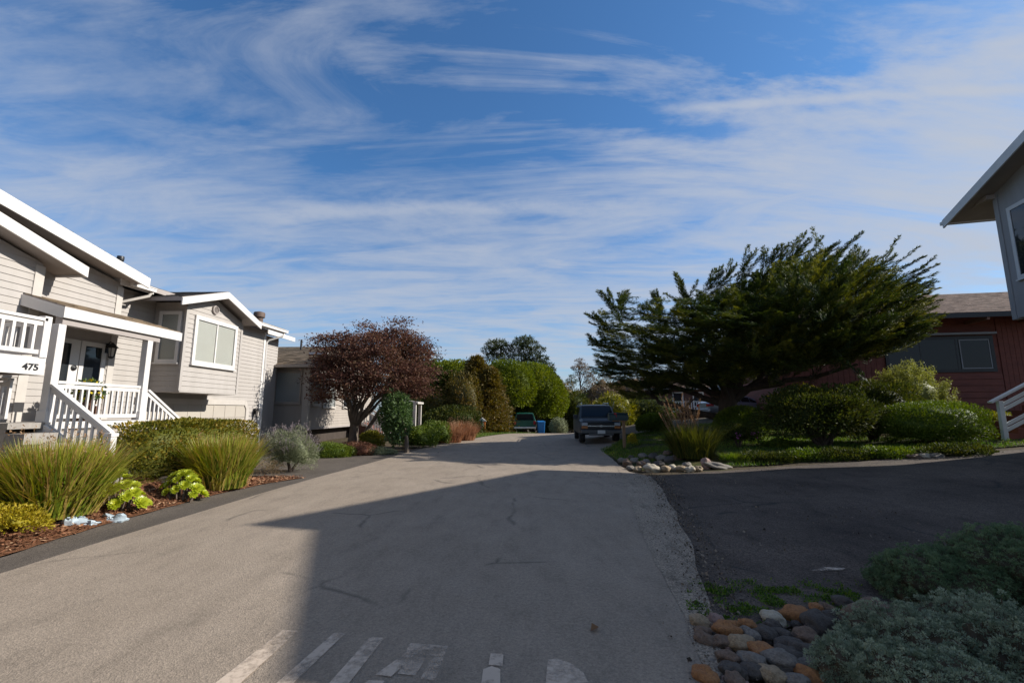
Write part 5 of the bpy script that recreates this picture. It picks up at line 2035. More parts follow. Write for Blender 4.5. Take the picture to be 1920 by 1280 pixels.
clustertree('pine_tree', 'slender open pine with bare trunk beyond the dark pickup', b_, clumps([(1086, 676, 1.0), (1090, 684, 1.3), (1079, 690, 1.2), (1096, 692, 1.5), (1100, 702, 1.3), (1106, 708, 1.2), (1084, 700, 0.9), (1102, 716, 0.9), (1110, 700, 0.8)], 112, b_), 150, 0.5, 0.13, LM['drytree'], [(0, 0, -2), (0.3, 0, 6), (0.0, 0, 12), (-0.3, 0, 15.5)], 0.3, flat=0.42)
b_ = Yb(1072, 118)
clustertree('pine_tree', 'smallest thin pine left of the slender one', b_, clumps([(1073, 706, 0.9), (1068, 713, 1.0), (1079, 714, 1.0), (1074, 718, 0.8)], 118, b_), 150, 0.5, 0.13, LM['pine'], [(0, 0, -2), (0.1, 0, 5), (0.0, 0, 11)], 0.22, flat=0.4)

# growth beyond the crest of the road
for (px, Y, rad, lm, lab, sd_) in (
        (1062, 52, (2.4, 2.2, 2.6), 'dark', 'dark green bush beyond the road crest, right of the blue bin', 41),
        (1045, 57, (2.6, 2.4, 3.4), 'olive', 'rust tinged bush leaning from the round green tree', 42),
        (1078, 60, (2.8, 2.2, 2.4), 'olive', 'olive bush behind the round white sign', 43),
        (1120, 74, (3.6, 3, 4.2), 'drytree', 'brownish bare looking tree above the roof of the dark truck', 44),
        (1146, 66, (3.2, 3, 3.6), 'drytree', 'tan dry tree to the left of the cypress crown', 45),
        (1150, 56, (2.6, 2, 2.0), 'varieg', 'yellow green shrub behind the mailbox', 46),
        (1100, 85, (5, 4, 3.6), 'olive', 'distant olive thicket beyond the end of the street', 47),
        (1200, 58, (4.2, 2.2, 1.9), 'dark', 'dark hedge running behind the tall dry seed heads', 48),
        (1240, 80, (6.5, 3, 3.6), 'olive', 'distant grey olive trees under the left cypress branches', 49),
        (1180, 90, (6, 4, 5.0), 'drytree', 'distant dry brown tree behind the left cypress branches', 50),
        (1010, 70, (5, 4, 4.5), 'dark', 'dark tree mass behind the round green tree', 51),
        (800, 55, (6, 4, 5.0), 'dark', 'dark tree mass behind the red maple', 52),
        (905, 60, (6, 4, 5.0), 'dark', 'dark trees filling the gap behind the bronze conifers', 53),
        (1330, 95, (9, 4, 4.5), 'dark', 'dark far trees behind the houses on the right', 54)):
    b_ = Yb(px, Y)
    dome('shrub' if rad[2] < 3 else 'bushy_tree', lab, b_, rad, 6500, 0.34, 0.12, LM[lm], sd_, 0.3, rad[2] * 0.85, None, rad[2] > 3, 0.5, -0.8, 3.4, cat='shrub' if rad[2] < 3 else 'tree')

# garden of the second house
shrub('groundcover', 'low bright green ground cover left of the maple foot', 'plant', at_ground(612, 856), (0.95, 0.5, 0.34), 7000, 0.06, 0.024, LM['box'], 0.15, 0.35, 2, 61, rise=0.1, bottom=-0.3)
shrub('groundcover', 'rusty brown ground cover mound below the maple', 'plant', at_ground(668, 850), (0.85, 0.5, 0.36), 6000, 0.05, 0.02, LM['rusty'], 0.12, 0.35, 2, 62, rise=0.08, bottom=-0.3)
shrub('groundcover', 'small dark green ball plant beside the rusty mound', 'plant', at_ground(655, 855), (0.24, 0.2, 0.22), 1200, 0.05, 0.022, LM['dark'], 0.1, 0.35, 2, 63, rise=0.12, bottom=-0.4)
shrub('shrub', 'small bright yellow green shrub right of the maple foot', 'shrub', at_ground(696, 843), (0.5, 0.4, 0.45), 3500, 0.08, 0.03, LM['varieg'], 0.2, 0.4, 2, 64, rise=0.35, bottom=-0.6)
shrub('groundcover', 'flat grey green mat plant below the yellow green shrub', 'plant', at_ground(715, 851), (0.6, 0.3, 0.18), 2500, 0.05, 0.02, LM['lavender'], 0.2, 0.4, 2, 65, rise=0.05, bottom=-0.3)
b_ = at_ground(631, 842)
tag(MB().blob(b_, (0.3, 0.22, 0.24), 0.3, 14, 9, flat=0.3).build('rock', mat('tan_rock', (0.30, 0.22, 0.15), (0.22, 0.15, 0.10), 0.9, 5, bump=.4), smooth=True, loc=b_, angle=30), 'tan boulder between green ground cover and maple trunk', 'rock')
b_ = at_ground(752, 848)
t = thing('vine_tree', 'small tree wrapped in blue green vine leaves between maple and conifers', 'tree', b_)
P, D = crown_pts(5200, (0.62, 0.6, 1.05), 66, 0.25, 0.5)
quads_mesh('crown', leafquads(P + np.array([-0.25, 0, 1.35]), D + rng.normal(size=D.shape) * .7 + np.array([0, 0, -.3]), 0.12, 0.055), LM['vine'], rng.random(len(P)), t, extra=core_mesh((0.55, 0.5, 0.95), 66, 0.25, 0.5, c=(-0.25, 0, 1.35)))
MB().tube([(0.22, 0, -0.1), (0.2, 0, 0.5), (0.05, 0, 1.1), (-0.2, 0, 1.9)], [0.11, 0.08, 0.06, 0.03], 8).build('trunk', M['bark_grey'], t, world=False, smooth=True)
for (px, py, rr, sd_, lab) in ((785, 838, (0.8, 0.5, 0.5), 67, 'leafy green shrub left in the low row before the red grass'), (815, 832, (0.7, 0.5, 0.65), 68, 'taller leafy green shrub touching the red fountain grass')):
    shrub('shrub', lab, 'shrub', at_ground(px, py), rr, 3500, 0.10, 0.035, LM['box'], 0.25, 0.4, 2, sd_, rise=rr[2] * .7, bottom=-0.6)
for (px, py, hh, lab) in ((842, 829, 1.05, 'left tuft of rusty red fountain grass beside the road'), (868, 825, 1.2, 'right tuft of rusty red fountain grass beside the road')):
    tuft('fountain_grass', lab, 'grass clump', at_ground(px, py), 900, 0.6, hh, 0.03, LM['redgrass'], (0.2, 0.9), 0.5, 'rusty fountain grasses', (60, hh * 1.1, LM['seed']))

# right hand garden
shrub('shrub', 'low rounded dark shrub with sunlit rim, left of the seed heads', 'shrub', at_ground(1226, 808), (1.05, 0.8, 0.62), 8000, 0.09, 0.04, LM['box'], 0.08, 0.3, 2, 71, rise=0.35, bottom=-0.6)
t = tuft('flax_clump', 'dark green strappy clump with tall tan seed heads beside the stone border', 'grass clump', at_ground(1300, 858), 1500, 0.55, 1.15, 0.03, LM['dark'], (0.15, 0.8), 0.5)
b_ = t.location
Q = []
for k in range(34):
    a = random.random() * 6.28
    r = random.random() * 0.45
    p = np.array([math.cos(a) * r - 0.1, math.sin(a) * r, 0.0])
    tip = p + np.array([random.uniform(-0.75, 0.28), random.uniform(-0.4, 0.4), random.uniform(1.25, 1.95)])
    d_ = unit((tip - p)[None])[0]
    sdv = unit(np.cross(d_, [[0.2, -1, 0.1]]))[0] * 0.006
    Q.append(np.stack([p - sdv, p + sdv, tip + sdv, tip - sdv])[None])
    m_ = 60
    tt_ = rng.uniform(0.68, 1.0, m_)
    Q.append(leafquads(p + np.outer(tt_, tip - p), np.tile(d_, (m_, 1)) + rng.normal(size=(m_, 3)) * 0.45, 0.055, 0.02))
quads_mesh('seed_heads', np.concatenate(Q), LM['seed'], rng.random(sum(len(q) for q in Q)), t)
shrub('shrub', 'rounded mossy green shrub in front of the cypress trunk', 'shrub', at_ground(1392, 824), (1.05, 0.9, 0.78), 11000, 0.075, 0.03, LM['box'], 0.06, 0.3, 2.2, 72, rise=0.55, bottom=-0.7)
b_ = at_ground(1385, 838)
t = shrub('azalea', 'small sparse dark shrub with a few pink blossoms before the round shrub', 'shrub', b_, (0.75, 0.5, 0.42), 2200, 0.07, 0.035, LM['dark'], 0.3, 0.6, 2, 73, rise=0.38, bottom=-0.6, core=0.4, stems=4)
P = np.concatenate([np.array([[-0.18, -0.45, 0.42]]) + rng.normal(size=(14, 3)) * 0.05, np.array([[0.36, -0.42, 0.46]]) + rng.normal(size=(16, 3)) * 0.05])
quads_mesh('blossoms', leafquads(P, rng.normal(size=P.shape), 0.07, 0.06), LM['pink'], rng.random(len(P)), t)
b_ = at_ground(1545, 836)
shrub('shrub', 'wide dark spreading shrub with bare crossing stems on the right lawn', 'shrub', b_, (1.95, 1.2, 0.88), 16000, 0.11, 0.045, LM['dark'], 0.38, 0.5, 2, 74, rise=1.08, bottom=-0.85, stems=11, stem_h=0.8, core=0.6)
shrub('shrub', 'dark leafy shrub leaning to the right above the dome shaped bush', 'shrub', at_ground(1640, 826), (1.35, 0.9, 0.8), 10000, 0.11, 0.045, LM['dark'], 0.4, 0.5, 2, 75, rise=1.2, bottom=-0.75, stems=7, stem_h=1.0, core=0.7)
b_ = at_ground(1520, 812)
shrub('shrub', 'yellow variegated shrub behind the wide dark shrub', 'shrub', b_, (1.55, 0.8, 0.75), 9000, 0.11, 0.055, LM['varieg'], 0.3, 0.5, 2, 76, rise=1.2, bottom=-0.9, stems=5, core=0.6)
shrub('shrub', 'flat dome shaped clipped green bush on a short trunk on the right', 'shrub', at_ground(1745, 829), (1.58, 1.1, 0.66), 19000, 0.065, 0.028, LM['box'], 0.13, 0.34, 2.3, 77, rise=0.58, bottom=-0.8, stems=5, stem_h=0.4)
b_ = at_ground(1705, 800)
t = thing('euryops_bush', 'tall feathery yellow green bush against the red house', 'shrub', b_)
Q, vv = [], []
for k in range(95):
    a, r = random.random() * 6.28, math.sqrt(random.random())
    x, y = math.cos(a) * r * 1.35 + 0.25, math.sin(a) * r * 0.9
    z = 1.55 + (1 - r * r) * 0.85 - 0.6 * max(0, x - 0.6) + random.uniform(-0.25, 0.25)
    m_ = 130
    tt_ = rng.random(m_)
    d_ = np.array([x * 0.25, y * 0.25, 1.0])
    P = np.array([x, y, z - 0.55]) + np.outer(tt_ * 0.75, d_) + rng.normal(size=(m_, 3)) * 0.05
    A = rng.normal(size=(m_, 3)) + d_ * 0.8
    Q.append(leafquads(P, A, 0.15 * (1.15 - tt_ * 0.6), 0.022))
    vv.append(np.clip(rng.random(m_) * 0.7 + 0.3 * tt_, 0, 1))
quads_mesh('foliage', np.concatenate(Q), LM['euryops'], np.concatenate(vv), t, extra=core_mesh((1.2, 0.8, 0.9), 78, 0.2, 0.9, c=(0.2, 0, 1.2)))
mb = MB()
for k in range(6):
    a = k * 1.05
    mb.tube([(0, 0, -0.1), (math.cos(a) * .3, math.sin(a) * .3, 0.6), (math.cos(a) * .8 + .2, math.sin(a) * .6, 1.5)], [0.05, 0.04, 0.02], 6)
mb.build('stem', M['bark'], t, world=False, smooth=True)
tuft('grass_tuft', 'bright green grass tuft on the edge of the shaded border', 'grass clump', at_ground(1385, 862), 900, 0.5, 0.3, 0.014, LM['grass'], (0.3, 1.1), 0.6)
for (px, py, rr, sd_, lab) in ((1880, 800, (0.8, 0.6, 0.3), 81, 'low dry yellowish plant behind the grey handrail post'), (1858, 806, (0.5, 0.4, 0.35), 82, 'small yellow green plant left of the handrail post')):
    shrub('groundcover', lab, 'plant', at_ground(px, py), rr, 1800, 0.09, 0.03, LM['varieg'], 0.3, 0.5, 2, sd_, rise=rr[2] * .5, bottom=-0.4)


for k, (px, py, rx, lab) in enumerate(((1440, 864, 0.8, 'dark green mat plant on the verge right of the bright grass tuft'), (1510, 861, 0.9, 'low dark mat plant on the verge in front of the wide dark shrub'), (1590, 858, 0.9, 'low green mat plant on the verge between wide shrub and dome bush'), (1670, 855, 0.8, 'dark mat plant on the verge below the left end of the dome bush'), (1800, 851, 0.9, 'low green mat plant on the verge right of the white edge stone'), (1455, 838, 0.6, 'small dark ground cover plant behind the verge near the pink blossoms'))):
    shrub('groundcover', lab, 'plant', at_ground(px, py), (rx, 0.45, 0.2), 3000, 0.07, 0.03, LM['dark' if k % 2 == 0 else 'box'], 0.4, 0.5, 2, 140 + k, rise=0.04, bottom=-0.3, core=0.5)


# --- stones along the driveway corner and by the near bushes
SM = {}
for nm, a, b in (('buff', (0.38, 0.28, 0.17), (0.20, 0.14, 0.085)), ('orange', (0.38, 0.17, 0.055), (0.20, 0.085, 0.035)), ('brown', (0.21, 0.135, 0.09), (0.10, 0.065, 0.045)), ('slate', (0.058, 0.046, 0.038), (0.095, 0.078, 0.064)), ('grey', (0.24, 0.205, 0.165), (0.12, 0.10, 0.085)), ('cream', (0.46, 0.40, 0.30), (0.36, 0.30, 0.22)), ('pinkish', (0.30, 0.19, 0.15), (0.22, 0.14, 0.12))):
    SM[nm] = mat('stone_' + nm, a, b, 0.72, 55, 12, bump=0.7, bscale=110)
GL = 'rounded cobbles beside the driveway'


def pebble(x, y, s, m, lab, rot, tilt=0.2, grp=GL, dz=0.0):
    z = H(x, y) + s[2] * 0.38 + dz
    o = MB().blob((0, 0, 0), s, 0.22, 26, 16).build('stone', SM[m], smooth=True, loc=(0, 0, 0), angle=180)
    o.location = (x, y, z)
    o.rotation_euler = (random.uniform(-tilt, tilt), random.uniform(-tilt, tilt), rot)
    return tag(o, lab, 'stone', grp)


NEAR = [(1312, 1172, 32, 'buff', 'pale buff cobble at the far left tip of the near pile'), (1320, 1190, 26, 'brown', 'brown cobble touching the pale buff one at the left tip'), (1344, 1168, 26, 'pinkish', 'small pinkish cobble beside the moss at the far edge'), (1340, 1180, 16, 'brown', 'tiny brown pebble in the left tip of the pile'), (1374, 1178, 24, 'orange', 'small orange cobble left of the red one'), (1400, 1178, 30, 'orange', 'reddish orange slim cobble at the far edge of the pile'), (1362, 1192, 44, 'orange', 'big bright orange cobble in the left of the pile'), (1320, 1208, 32, 'brown', 'mottled brown cobble at the left margin'), (1352, 1210, 34, 'brown', 'brown oval cobble below the big bright orange one'), (1388, 1222, 44, 'buff', 'long tan orange cobble pointing down the pile'), (1402, 1214, 28, 'buff', 'round buff cobble wedged above two orange ones'), (1408, 1198, 32, 'grey', 'grey brown cobble right of the big bright orange one'), (1432, 1232, 46, 'orange', 'broad orange brown cobble in the middle of the pile'), (1436, 1200, 38, 'slate', 'dark slate cobble in the far middle of the pile'), (1464, 1200, 34, 'slate', 'dark slate cobble right of the far middle one'), (1480, 1216, 40, 'slate', 'blue slate cobble in the right half of the pile'), (1478, 1240, 46, 'slate', 'large dark slate cobble above the pale long stone'), (1515, 1238, 46, 'slate', 'large flat dark cobble touching the teal bush'), (1512, 1206, 42, 'brown', 'dark brown cobble under the crossed grey rock'), (1462, 1254, 52, 'grey', 'long pale grey brown cobble near the bottom of the pile'), (1410, 1254, 44, 'grey', 'greenish grey long cobble at the lower left of the pile'), (1366, 1240, 36, 'brown', 'rusty two toned cobble at the lower left'), (1376, 1264, 38, 'slate', 'blue slate cobble at the lower left margin'), (1412, 1272, 36, 'slate', 'pale blue cobble at the bottom of the pile'), (1450, 1274, 42, 'buff', 'large brown buff cobble at the bottom edge'), (1322, 1274, 40, 'orange', 'orange brown cobble in the lower left corner of the pile'), (1520, 1258, 42, 'grey', 'flat grey cobble half under the teal bush'), (1520, 1275, 40, 'orange', 'ochre cobble at the bottom right of the pile'), (1380, 1283, 34, 'brown', 'brown cobble cut by the lower picture edge'), (1492, 1282, 36, 'grey', 'grey cobble cut by the lower picture edge'), (1450, 1168, 36, 'cream', 'cream coloured pointed cobble alone on the moss'), (1495, 1160, 46, 'orange', 'big ochre orange cobble right of the cream one'), (1532, 1147, 24, 'orange', 'small orange cobble behind the ochre one'), (1548, 1146, 26, 'brown', 'small brown cobble beside the black stone'), (1580, 1138, 32, 'slate', 'black round cobble left of the brown boulder'), (1563, 1160, 28, 'slate', 'small black cobble in front of the boulder'), (1446, 1180, 28, 'slate', 'flat slate cobble below the cream stone')]
for px, py, sz, m_, lab in NEAR:
    x, y, z = G(px, py)
    s = sz / 853 * math.hypot(y, 1.3) / 2 * 0.94
    pebble(x, y, (s * 1.12, s * 0.86, s * 0.66), m_, lab, R(random.uniform(-65, -10)))
for k in range(46):
    x, y, z = G(random.uniform(1300, 1540), random.uniform(1166, 1285))
    s = random.uniform(0.016, 0.034)
    pebble(x, y, (s * 1.2, s, s * 0.7), random.choice(['brown', 'slate', 'grey', 'slate', 'pinkish']), 'small dark pebble filling the gaps of the near cobble pile', random.uniform(0, 3), 0.4, 'small pebbles in the near cobble pile', -0.008)
x, y, z = G(1535, 1178)
pebble(x, y, (0.115, 0.10, 0.075), 'slate', 'dark slate rock with pale crossing veins at the pile', 0.4)
x, y, z = G(1640, 1168)
pebble(x, y, (0.19, 0.16, 0.11), 'brown', 'brown rounded boulder between the two teal bushes', 0.2)

FARS = [(1176, 872, 26, 'pinkish'), (1190, 866, 20, 'grey'), (1204, 874, 24, 'pinkish'), (1222, 882, 30, 'cream'), (1212, 868, 18, 'grey'), (1236, 874, 22, 'slate'), (1248, 882, 22, 'buff'), (1262, 880, 20, 'cream'), (1276, 881, 20, 'buff'), (1196, 882, 18, 'buff'), (1182, 880, 18, 'grey'), (1256, 866, 24, 'slate'), (1240, 862, 22, 'grey'), (1226, 860, 24, 'slate'), (1270, 860, 22, 'pinkish'), (1252, 854, 22, 'pinkish'), (1288, 874, 18, 'grey'), (1166, 866, 18, 'grey'), (1294, 882, 20, 'cream'), (1310, 881, 18, 'buff'), (1184, 860, 16, 'slate'), (1206, 858, 20, 'grey'), (1275, 850, 20, 'grey')]
WHERE = ['at the road end', 'in the middle', 'at the shrub end']
for k, (px, py, sz, m_) in enumerate(FARS):
    x, y, z = G(px, py)
    s = sz / 853 * y / 2 * 0.86
    m_ = m_ if py > 877 else {'pinkish': 'brown', 'buff': 'brown', 'cream': 'grey'}.get(m_, m_)  # rows behind the front take darker stone: their shade is put into the colour
    word = {'brown': 'brownish shade-painted', 'pinkish': 'pinkish grey', 'grey': 'pale grey', 'cream': 'sunlit cream', 'slate': 'dark slate', 'buff': 'buff'}[m_]
    row = 'in the front row' if py > 877 else ('in the second row' if py > 863 else 'in the back row')
    lab = '%s cobble, %s of the far stone border, %s' % (word, row.replace('in the ', ''), WHERE[min(2, int((px - 1160) / 52))])
    pebble(x, y, (s * 1.05, s * 0.9, s * 0.7), m_, lab, random.uniform(0, 3), grp='cobbles of the far stone border')
x, y, z = G(1324, 876)
pebble(x, y, (0.13, 0.13, 0.19), 'pinkish', 'upright sunlit pink brown stone at the end of the border', 0.3)
x, y, z = G(1345, 876)
pebble(x, y, (0.36, 0.2, 0.1), 'grey', 'large flat grey slab stone right of the upright stone', 0.1)
for px, w_, m_, lab in ((1722, 0.3, 'brown', 'long brown flat stone at the driveway edge below the dome bush'), (1738, 0.16, 'cream', 'white stone at the driveway edge below the dome bush'), (1757, 0.2, 'grey', 'grey stone right of the white one at the driveway edge')):
    x, y, z = G(px, 857)
    pebble(x, y, (w_, 0.12, 0.07), m_, lab, 0.1)

# moss and weeds at the driveway edge
n = 3400
pts = []
while len(pts) < n:
    px, py = random.uniform(1290, 1620), random.uniform(1088, 1180)
    if abs((py - 1128) / 42) + 0.3 * abs((px - 1440) / 170) > 0.7 + 0.5 * random.random():
        continue
    x, y, z = G(px, py)
    if pnoise(Vector((x * 5.5, y * 5.5, 2))) + 0.35 * random.random() < 0.22:
        continue
    pts.append((x, y, z))
pts = np.array(pts)
o = quads_mesh('moss', leafquads(pts, rng.normal(size=pts.shape) * .6 + np.array([0, 0, 0.7]), rng.uniform(0.012, 0.04, n), 0.012), LM['grass'], rng.random(n) * .8)
o['kind'] = 'stuff'


# grit and crumbs along the broken edge of the road and on the driveway
n = 7000
gx, gy = [], []
while len(gx) < n:
    if random.random() < 0.55:
        yy = random.uniform(2.6, 12.2)
        xx = interp(ROAD_R, yy) + random.gauss(0.05, 0.16)
    else:
        xx, yy = random.uniform(1.5, 6), random.uniform(3.6, 12.4)
        if pnoise(Vector((xx * .9, yy * .9, 8))) < 0.12:
            continue
    gx.append(xx)
    gy.append(yy)
C = np.array([[a, b, H(a, b) + 0.006] for a, b in zip(gx, gy)])
sz_ = rng.gamma(2.0, 0.0035, n) + 0.003
o = quads_mesh('grit', leafquads(C, rng.normal(size=(n, 3)) * np.array([1, 1, .5]) + np.array([0, 0, .3]), sz_ * 1.6, sz_ * 1.2), varmat('road_grit', [(0, (0.03, 0.022, 0.016)), (0.5, (0.12, 0.09, 0.065)), (1, (0.27, 0.21, 0.155))], 0.9), rng.random(n))
o['kind'] = 'stuff'

# grey green feathery bushes near the camera
def feather_bush(label, mounds, n, lm, seed):
    b0 = mounds[0][0]
    base = (b0[0], b0[1], H(b0[0], b0[1]))
    t = thing('santolina_bush', label, 'shrub', base, 0, 'feathery grey green bushes in the lower right corner')
    Q, vv, ev, ef = [], [], [], []
    tot = sum(m[1][0] * m[1][1] for m in mounds)
    for i, (c, rad) in enumerate(mounds):
        c = np.array([c[0] - base[0], c[1] - base[1], H(c[0], c[1]) - base[2]])
        cnt = int(n * rad[0] * rad[1] / tot)
        P, D = crown_pts(cnt, rad, seed + i, 0.28, 0.16, 2.2, -0.35, 6.5)
        P = P + c + np.array([0, 0, rad[2] * 0.25])
        out_ = unit(D / np.array(rad) * min(rad) + np.array([0, 0, 0.45]) + rng.normal(size=D.shape) * 0.25)
        tone = np.clip(rng.beta(2, 2, len(P)) * 0.75 + 0.5 * (lump(D, seed + 40 + i, 0.4, 7) - 1), 0, 0.74)
        rad_t = rng.uniform(0.014, 0.028, len(P))
        for k in range(26):                    # every tuft a little ball of short leaves
            B = unit(rng.normal(size=P.shape) + out_ * 0.9)
            A = B + out_ * 0.5 + rng.normal(size=P.shape) * 0.3
            pos = P + B * (rad_t * 0.55)[:, None] + out_ * (rad_t * 0.8)[:, None]
            Q.append(leafquads(pos, A, rng.uniform(0.010, 0.022, len(P)), rng.uniform(0.004, 0.007, len(P))))
            vv.append(np.clip(tone + rng.normal(size=len(P)) * 0.07, 0, 0.74))
        Q.append(leafquads(P - out_ * 0.06, out_, 0.075, 0.006))
        vv.append(np.full(len(P), 0.97))
        v_c, f_c = core_mesh(rad, seed + i, 0.28, 0.86, 2.2, -0.35, (c[0], c[1], c[2] + rad[2] * .25), 6.5, 30, 14)
        off = sum(len(e) for e in ev)
        ev.append(v_c)
        ef += [tuple(a + off for a in f) for f in f_c]
    quads_mesh('foliage', np.concatenate(Q), lm, np.concatenate(vv), t, extra=(np.concatenate(ev), ef), ev_=0.98)
    return t


def mnd(px, py, r, h):
    x, y, z = G(px, py)
    return ((x, y), (r, r * 0.85, h))


feather_bush('greener feathery bush at the back of the lower right corner', [mnd(1760, 1120, 0.42, 0.26), mnd(1880, 1110, 0.5, 0.34), mnd(1700, 1105, 0.26, 0.2), mnd(1990, 1110, 0.6, 0.36)], 7500, LM['teal_green'], 91)
feather_bush('greyer feathery bush filling the lower right corner of the picture', [mnd(1720, 1255, 0.34, 0.24), mnd(1620, 1262, 0.2, 0.15), mnd(1850, 1240, 0.4, 0.25), mnd(1600, 1290, 0.2, 0.16), mnd(1950, 1300, 0.45, 0.28), mnd(1740, 1340, 0.36, 0.22), mnd(1650, 1205, 0.16, 0.12), mnd(1800, 1195, 0.22, 0.16)], 8500, LM['teal'], 111)

# leaf on the road
b_ = G(1114, 1183)
tag(MB().faces([(b_[0] - .03, b_[1] - .03, .012), (b_[0] + .02, b_[1] - .03, .03), (b_[0] + .04, b_[1] + .03, .016), (b_[0] - .01, b_[1] + .05, .035)], [(0, 1, 2), (0, 2, 3)]).build('fallen_leaf', mat('brown_leaf', (0.16, 0.07, 0.02), None, 0.7), loc=b_), 'single brown fallen leaf on the shaded road', 'leaf')


# ================================================================== VEHICLES
M['paint_teal'] = mat('dark_blue_green_car_paint', (0.014, 0.021, 0.027), (0.011, 0.017, 0.022), 0.5, 2, coat=0.08, spec=0.25)
M['paint_green'] = mat('green_car_paint', (0.006, 0.085, 0.055), (0.005, 0.07, 0.045), 0.3, 2, metal=0.2, coat=0.8)
M['paint_silver'] = mat('pale_lavender_car_paint', (0.36, 0.37, 0.44), (0.33, 0.34, 0.41), 0.3, 2, metal=0.5, coat=0.8)
M['tyre'] = mat('tyre_rubber', (0.015, 0.015, 0.016), (0.022, 0.022, 0.022), 0.9, 12)
M['chrome'] = mat('bright_metal', (0.55, 0.56, 0.58), (0.45, 0.46, 0.48), 0.25, 4, metal=0.9)
M['plastic'] = mat('dark_bumper_plastic', (0.03, 0.033, 0.036), (0.045, 0.048, 0.05), 0.6, 8)
M['amber'] = mat('amber_lens', (0.42, 0.16, 0.05), None, 0.2, 8)
M['lens'] = mat('headlight_lens', (0.42, 0.45, 0.48), (0.3, 0.33, 0.36), 0.15, 14, spec=0.8)
M['redlens'] = mat('red_lens', (0.40, 0.012, 0.02), (0.3, 0.01, 0.015), 0.2, 9)
M['carglass'] = glass('car_glass', (0.010, 0.013, 0.016), rough=0.04)
M['carglass'].node_tree.nodes['Principled BSDF'].inputs['Specular IOR Level'].default_value = 0.3
M['dimglass'].node_tree.nodes['Principled BSDF'].inputs['Specular IOR Level'].default_value = 0.3
M['plate'] = mat('licence_plate', (0.62, 0.63, 0.62), None, 0.5, 4)


def loft(stn, fr=0.0):
    """closed car shell from stations (y, z_bottom, z_belt, z_top, w_bottom, w_belt, w_top)"""
    V, Fc = [], []
    rings = []
    for (y, zb, zt, zr, wb, wt, wr) in stn:
        ring = [(wb * .92, zb), (wb, zb + 0.10), (wt * 1.0, zb + 0.45 * (zt - zb)), (wt * 0.995, zt - 0.05), (wt * .97, zt), (wr + 0.015, max(zt + .002, zr - 0.08)), (wr * .93, zr - 0.012), (wr * .6, zr + 0.004)]
        pts = [(x, y, z) for x, z in ring] + [(-x, y, z) for x, z in reversed(ring)]
        rings.append(pts)
    n = len(rings[0])
    for r in rings:
        V += r
    for k in range(len(rings) - 1):
        for j in range(n):
            a, b = k * n + j, k * n + (j + 1) % n
            Fc.append((a, b, b + n, a + n))
    Fc.append(tuple(range(n)))
    Fc.append(tuple(reversed([(len(rings) - 1) * n + j for j in range(n)])))
    return V, Fc


def wheel(parent, x, y, r, wdt, hubm='chrome'):
    s = 1 if x > 0 else -1
    t = MB().lathe([(r * .62, -wdt / 2), (r * .93, -wdt / 2), (r, -wdt * .36), (r, wdt * .36), (r * .93, wdt / 2), (r * .62, wdt / 2)], (0, 0, 0), 28, 'x').build('wheel', M['tyre'], parent, world=False, smooth=True)
    t.location = (x, y, r)
    rm = MB()
    rm.lathe([(0.0, s * wdt * .40), (r * .2, s * wdt * .44), (r * .25, s * wdt * .36), (r * .56, s * wdt * .30), (r * .63, s * wdt * .47), (r * .63, s * wdt * .3)], (0, 0, 0), 24, 'x')
    rm.build('rim', M[hubm], t, world=False, smooth=True)
    return t


def sideglass(car, stn, i0, i1, f0=0.0, f1=1.0, lo=0.12, hi=0.9, off=0.012):
    """window panel on both sides between two stations"""
    for s in (1, -1):
        P = []
        for st_, f in ((i0, f0), (i0, f1)):
            a, b = stn[i0], stn[i1]
            q = [a[k] + (b[k] - a[k]) * f for k in range(7)]
            lo_ = (q[5] * .97, q[2])
            hi_ = (q[6] + 0.015, q[3] - 0.08)
            P.append([(s * (lo_[0] + (hi_[0] - lo_[0]) * h + off), q[0], lo_[1] + (hi_[1] - lo_[1]) * h) for h in (lo, hi)])
        q = [P[0][0], P[1][0], P[1][1], P[0][1]]
        MB().poly(q if s > 0 else list(reversed(q))).build('side_window', M['carglass'], car, world=False)


# --- dark pickup-style SUV facing the viewer -----------------------
g = G(1128, 832)
y0 = 22.4
X0 = atY(1127, 800, y0).x
suv = thing('parked_car', 'dark blue green SUV parked facing the viewer at the right edge of the road', 'car', (X0, y0, H(X0, y0)), R(-2))
ST = [(0.0, 0.52, 0.98, 1.02, 0.86, 0.93, 0.86), (0.10, 0.46, 1.04, 1.10, 0.95, 0.985, 0.90), (0.6, 0.40, 1.08, 1.17, 1.0, 1.0, 0.90), (1.30, 0.40, 1.12, 1.22, 1.0, 1.0, 0.90), (1.95, 0.40, 1.16, 1.84, 1.0, 1.0, 0.80), (2.5, 0.40, 1.17, 1.90, 1.0, 1.0, 0.80), (4.7, 0.40, 1.17, 1.90, 1.0, 1.0, 0.80), (5.05, 0.44, 1.14, 1.82, 0.98, 0.98, 0.78), (5.2, 0.52, 1.08, 1.5, 0.93, 0.93, 0.72)]
V_, F_ = loft(ST)
body = MB().faces(V_, F_).build('body', M['paint_teal'], suv, world=False, smooth=True, angle=32)


def onwind(stn, i0, i1, pts, off):
    """points on the sloping screen between stations i0 and i1; pts: (-1..1, 0..1)"""
    out_ = []
    a, b = stn[i0], stn[i1]
    for u, f in pts:
        y = a[0] + (b[0] - a[0]) * f
        z = a[3] + (b[3] - a[3]) * f
        w = (a[6] + (b[6] - a[6]) * f) * 0.93
        d = Vector((0, -(b[3] - a[3]), b[0] - a[0])).normalized() if b[0] > a[0] else Vector((0, 0, 1))
        out_.append((u * w, y + d.y * off, z + d.z * off))
    return out_


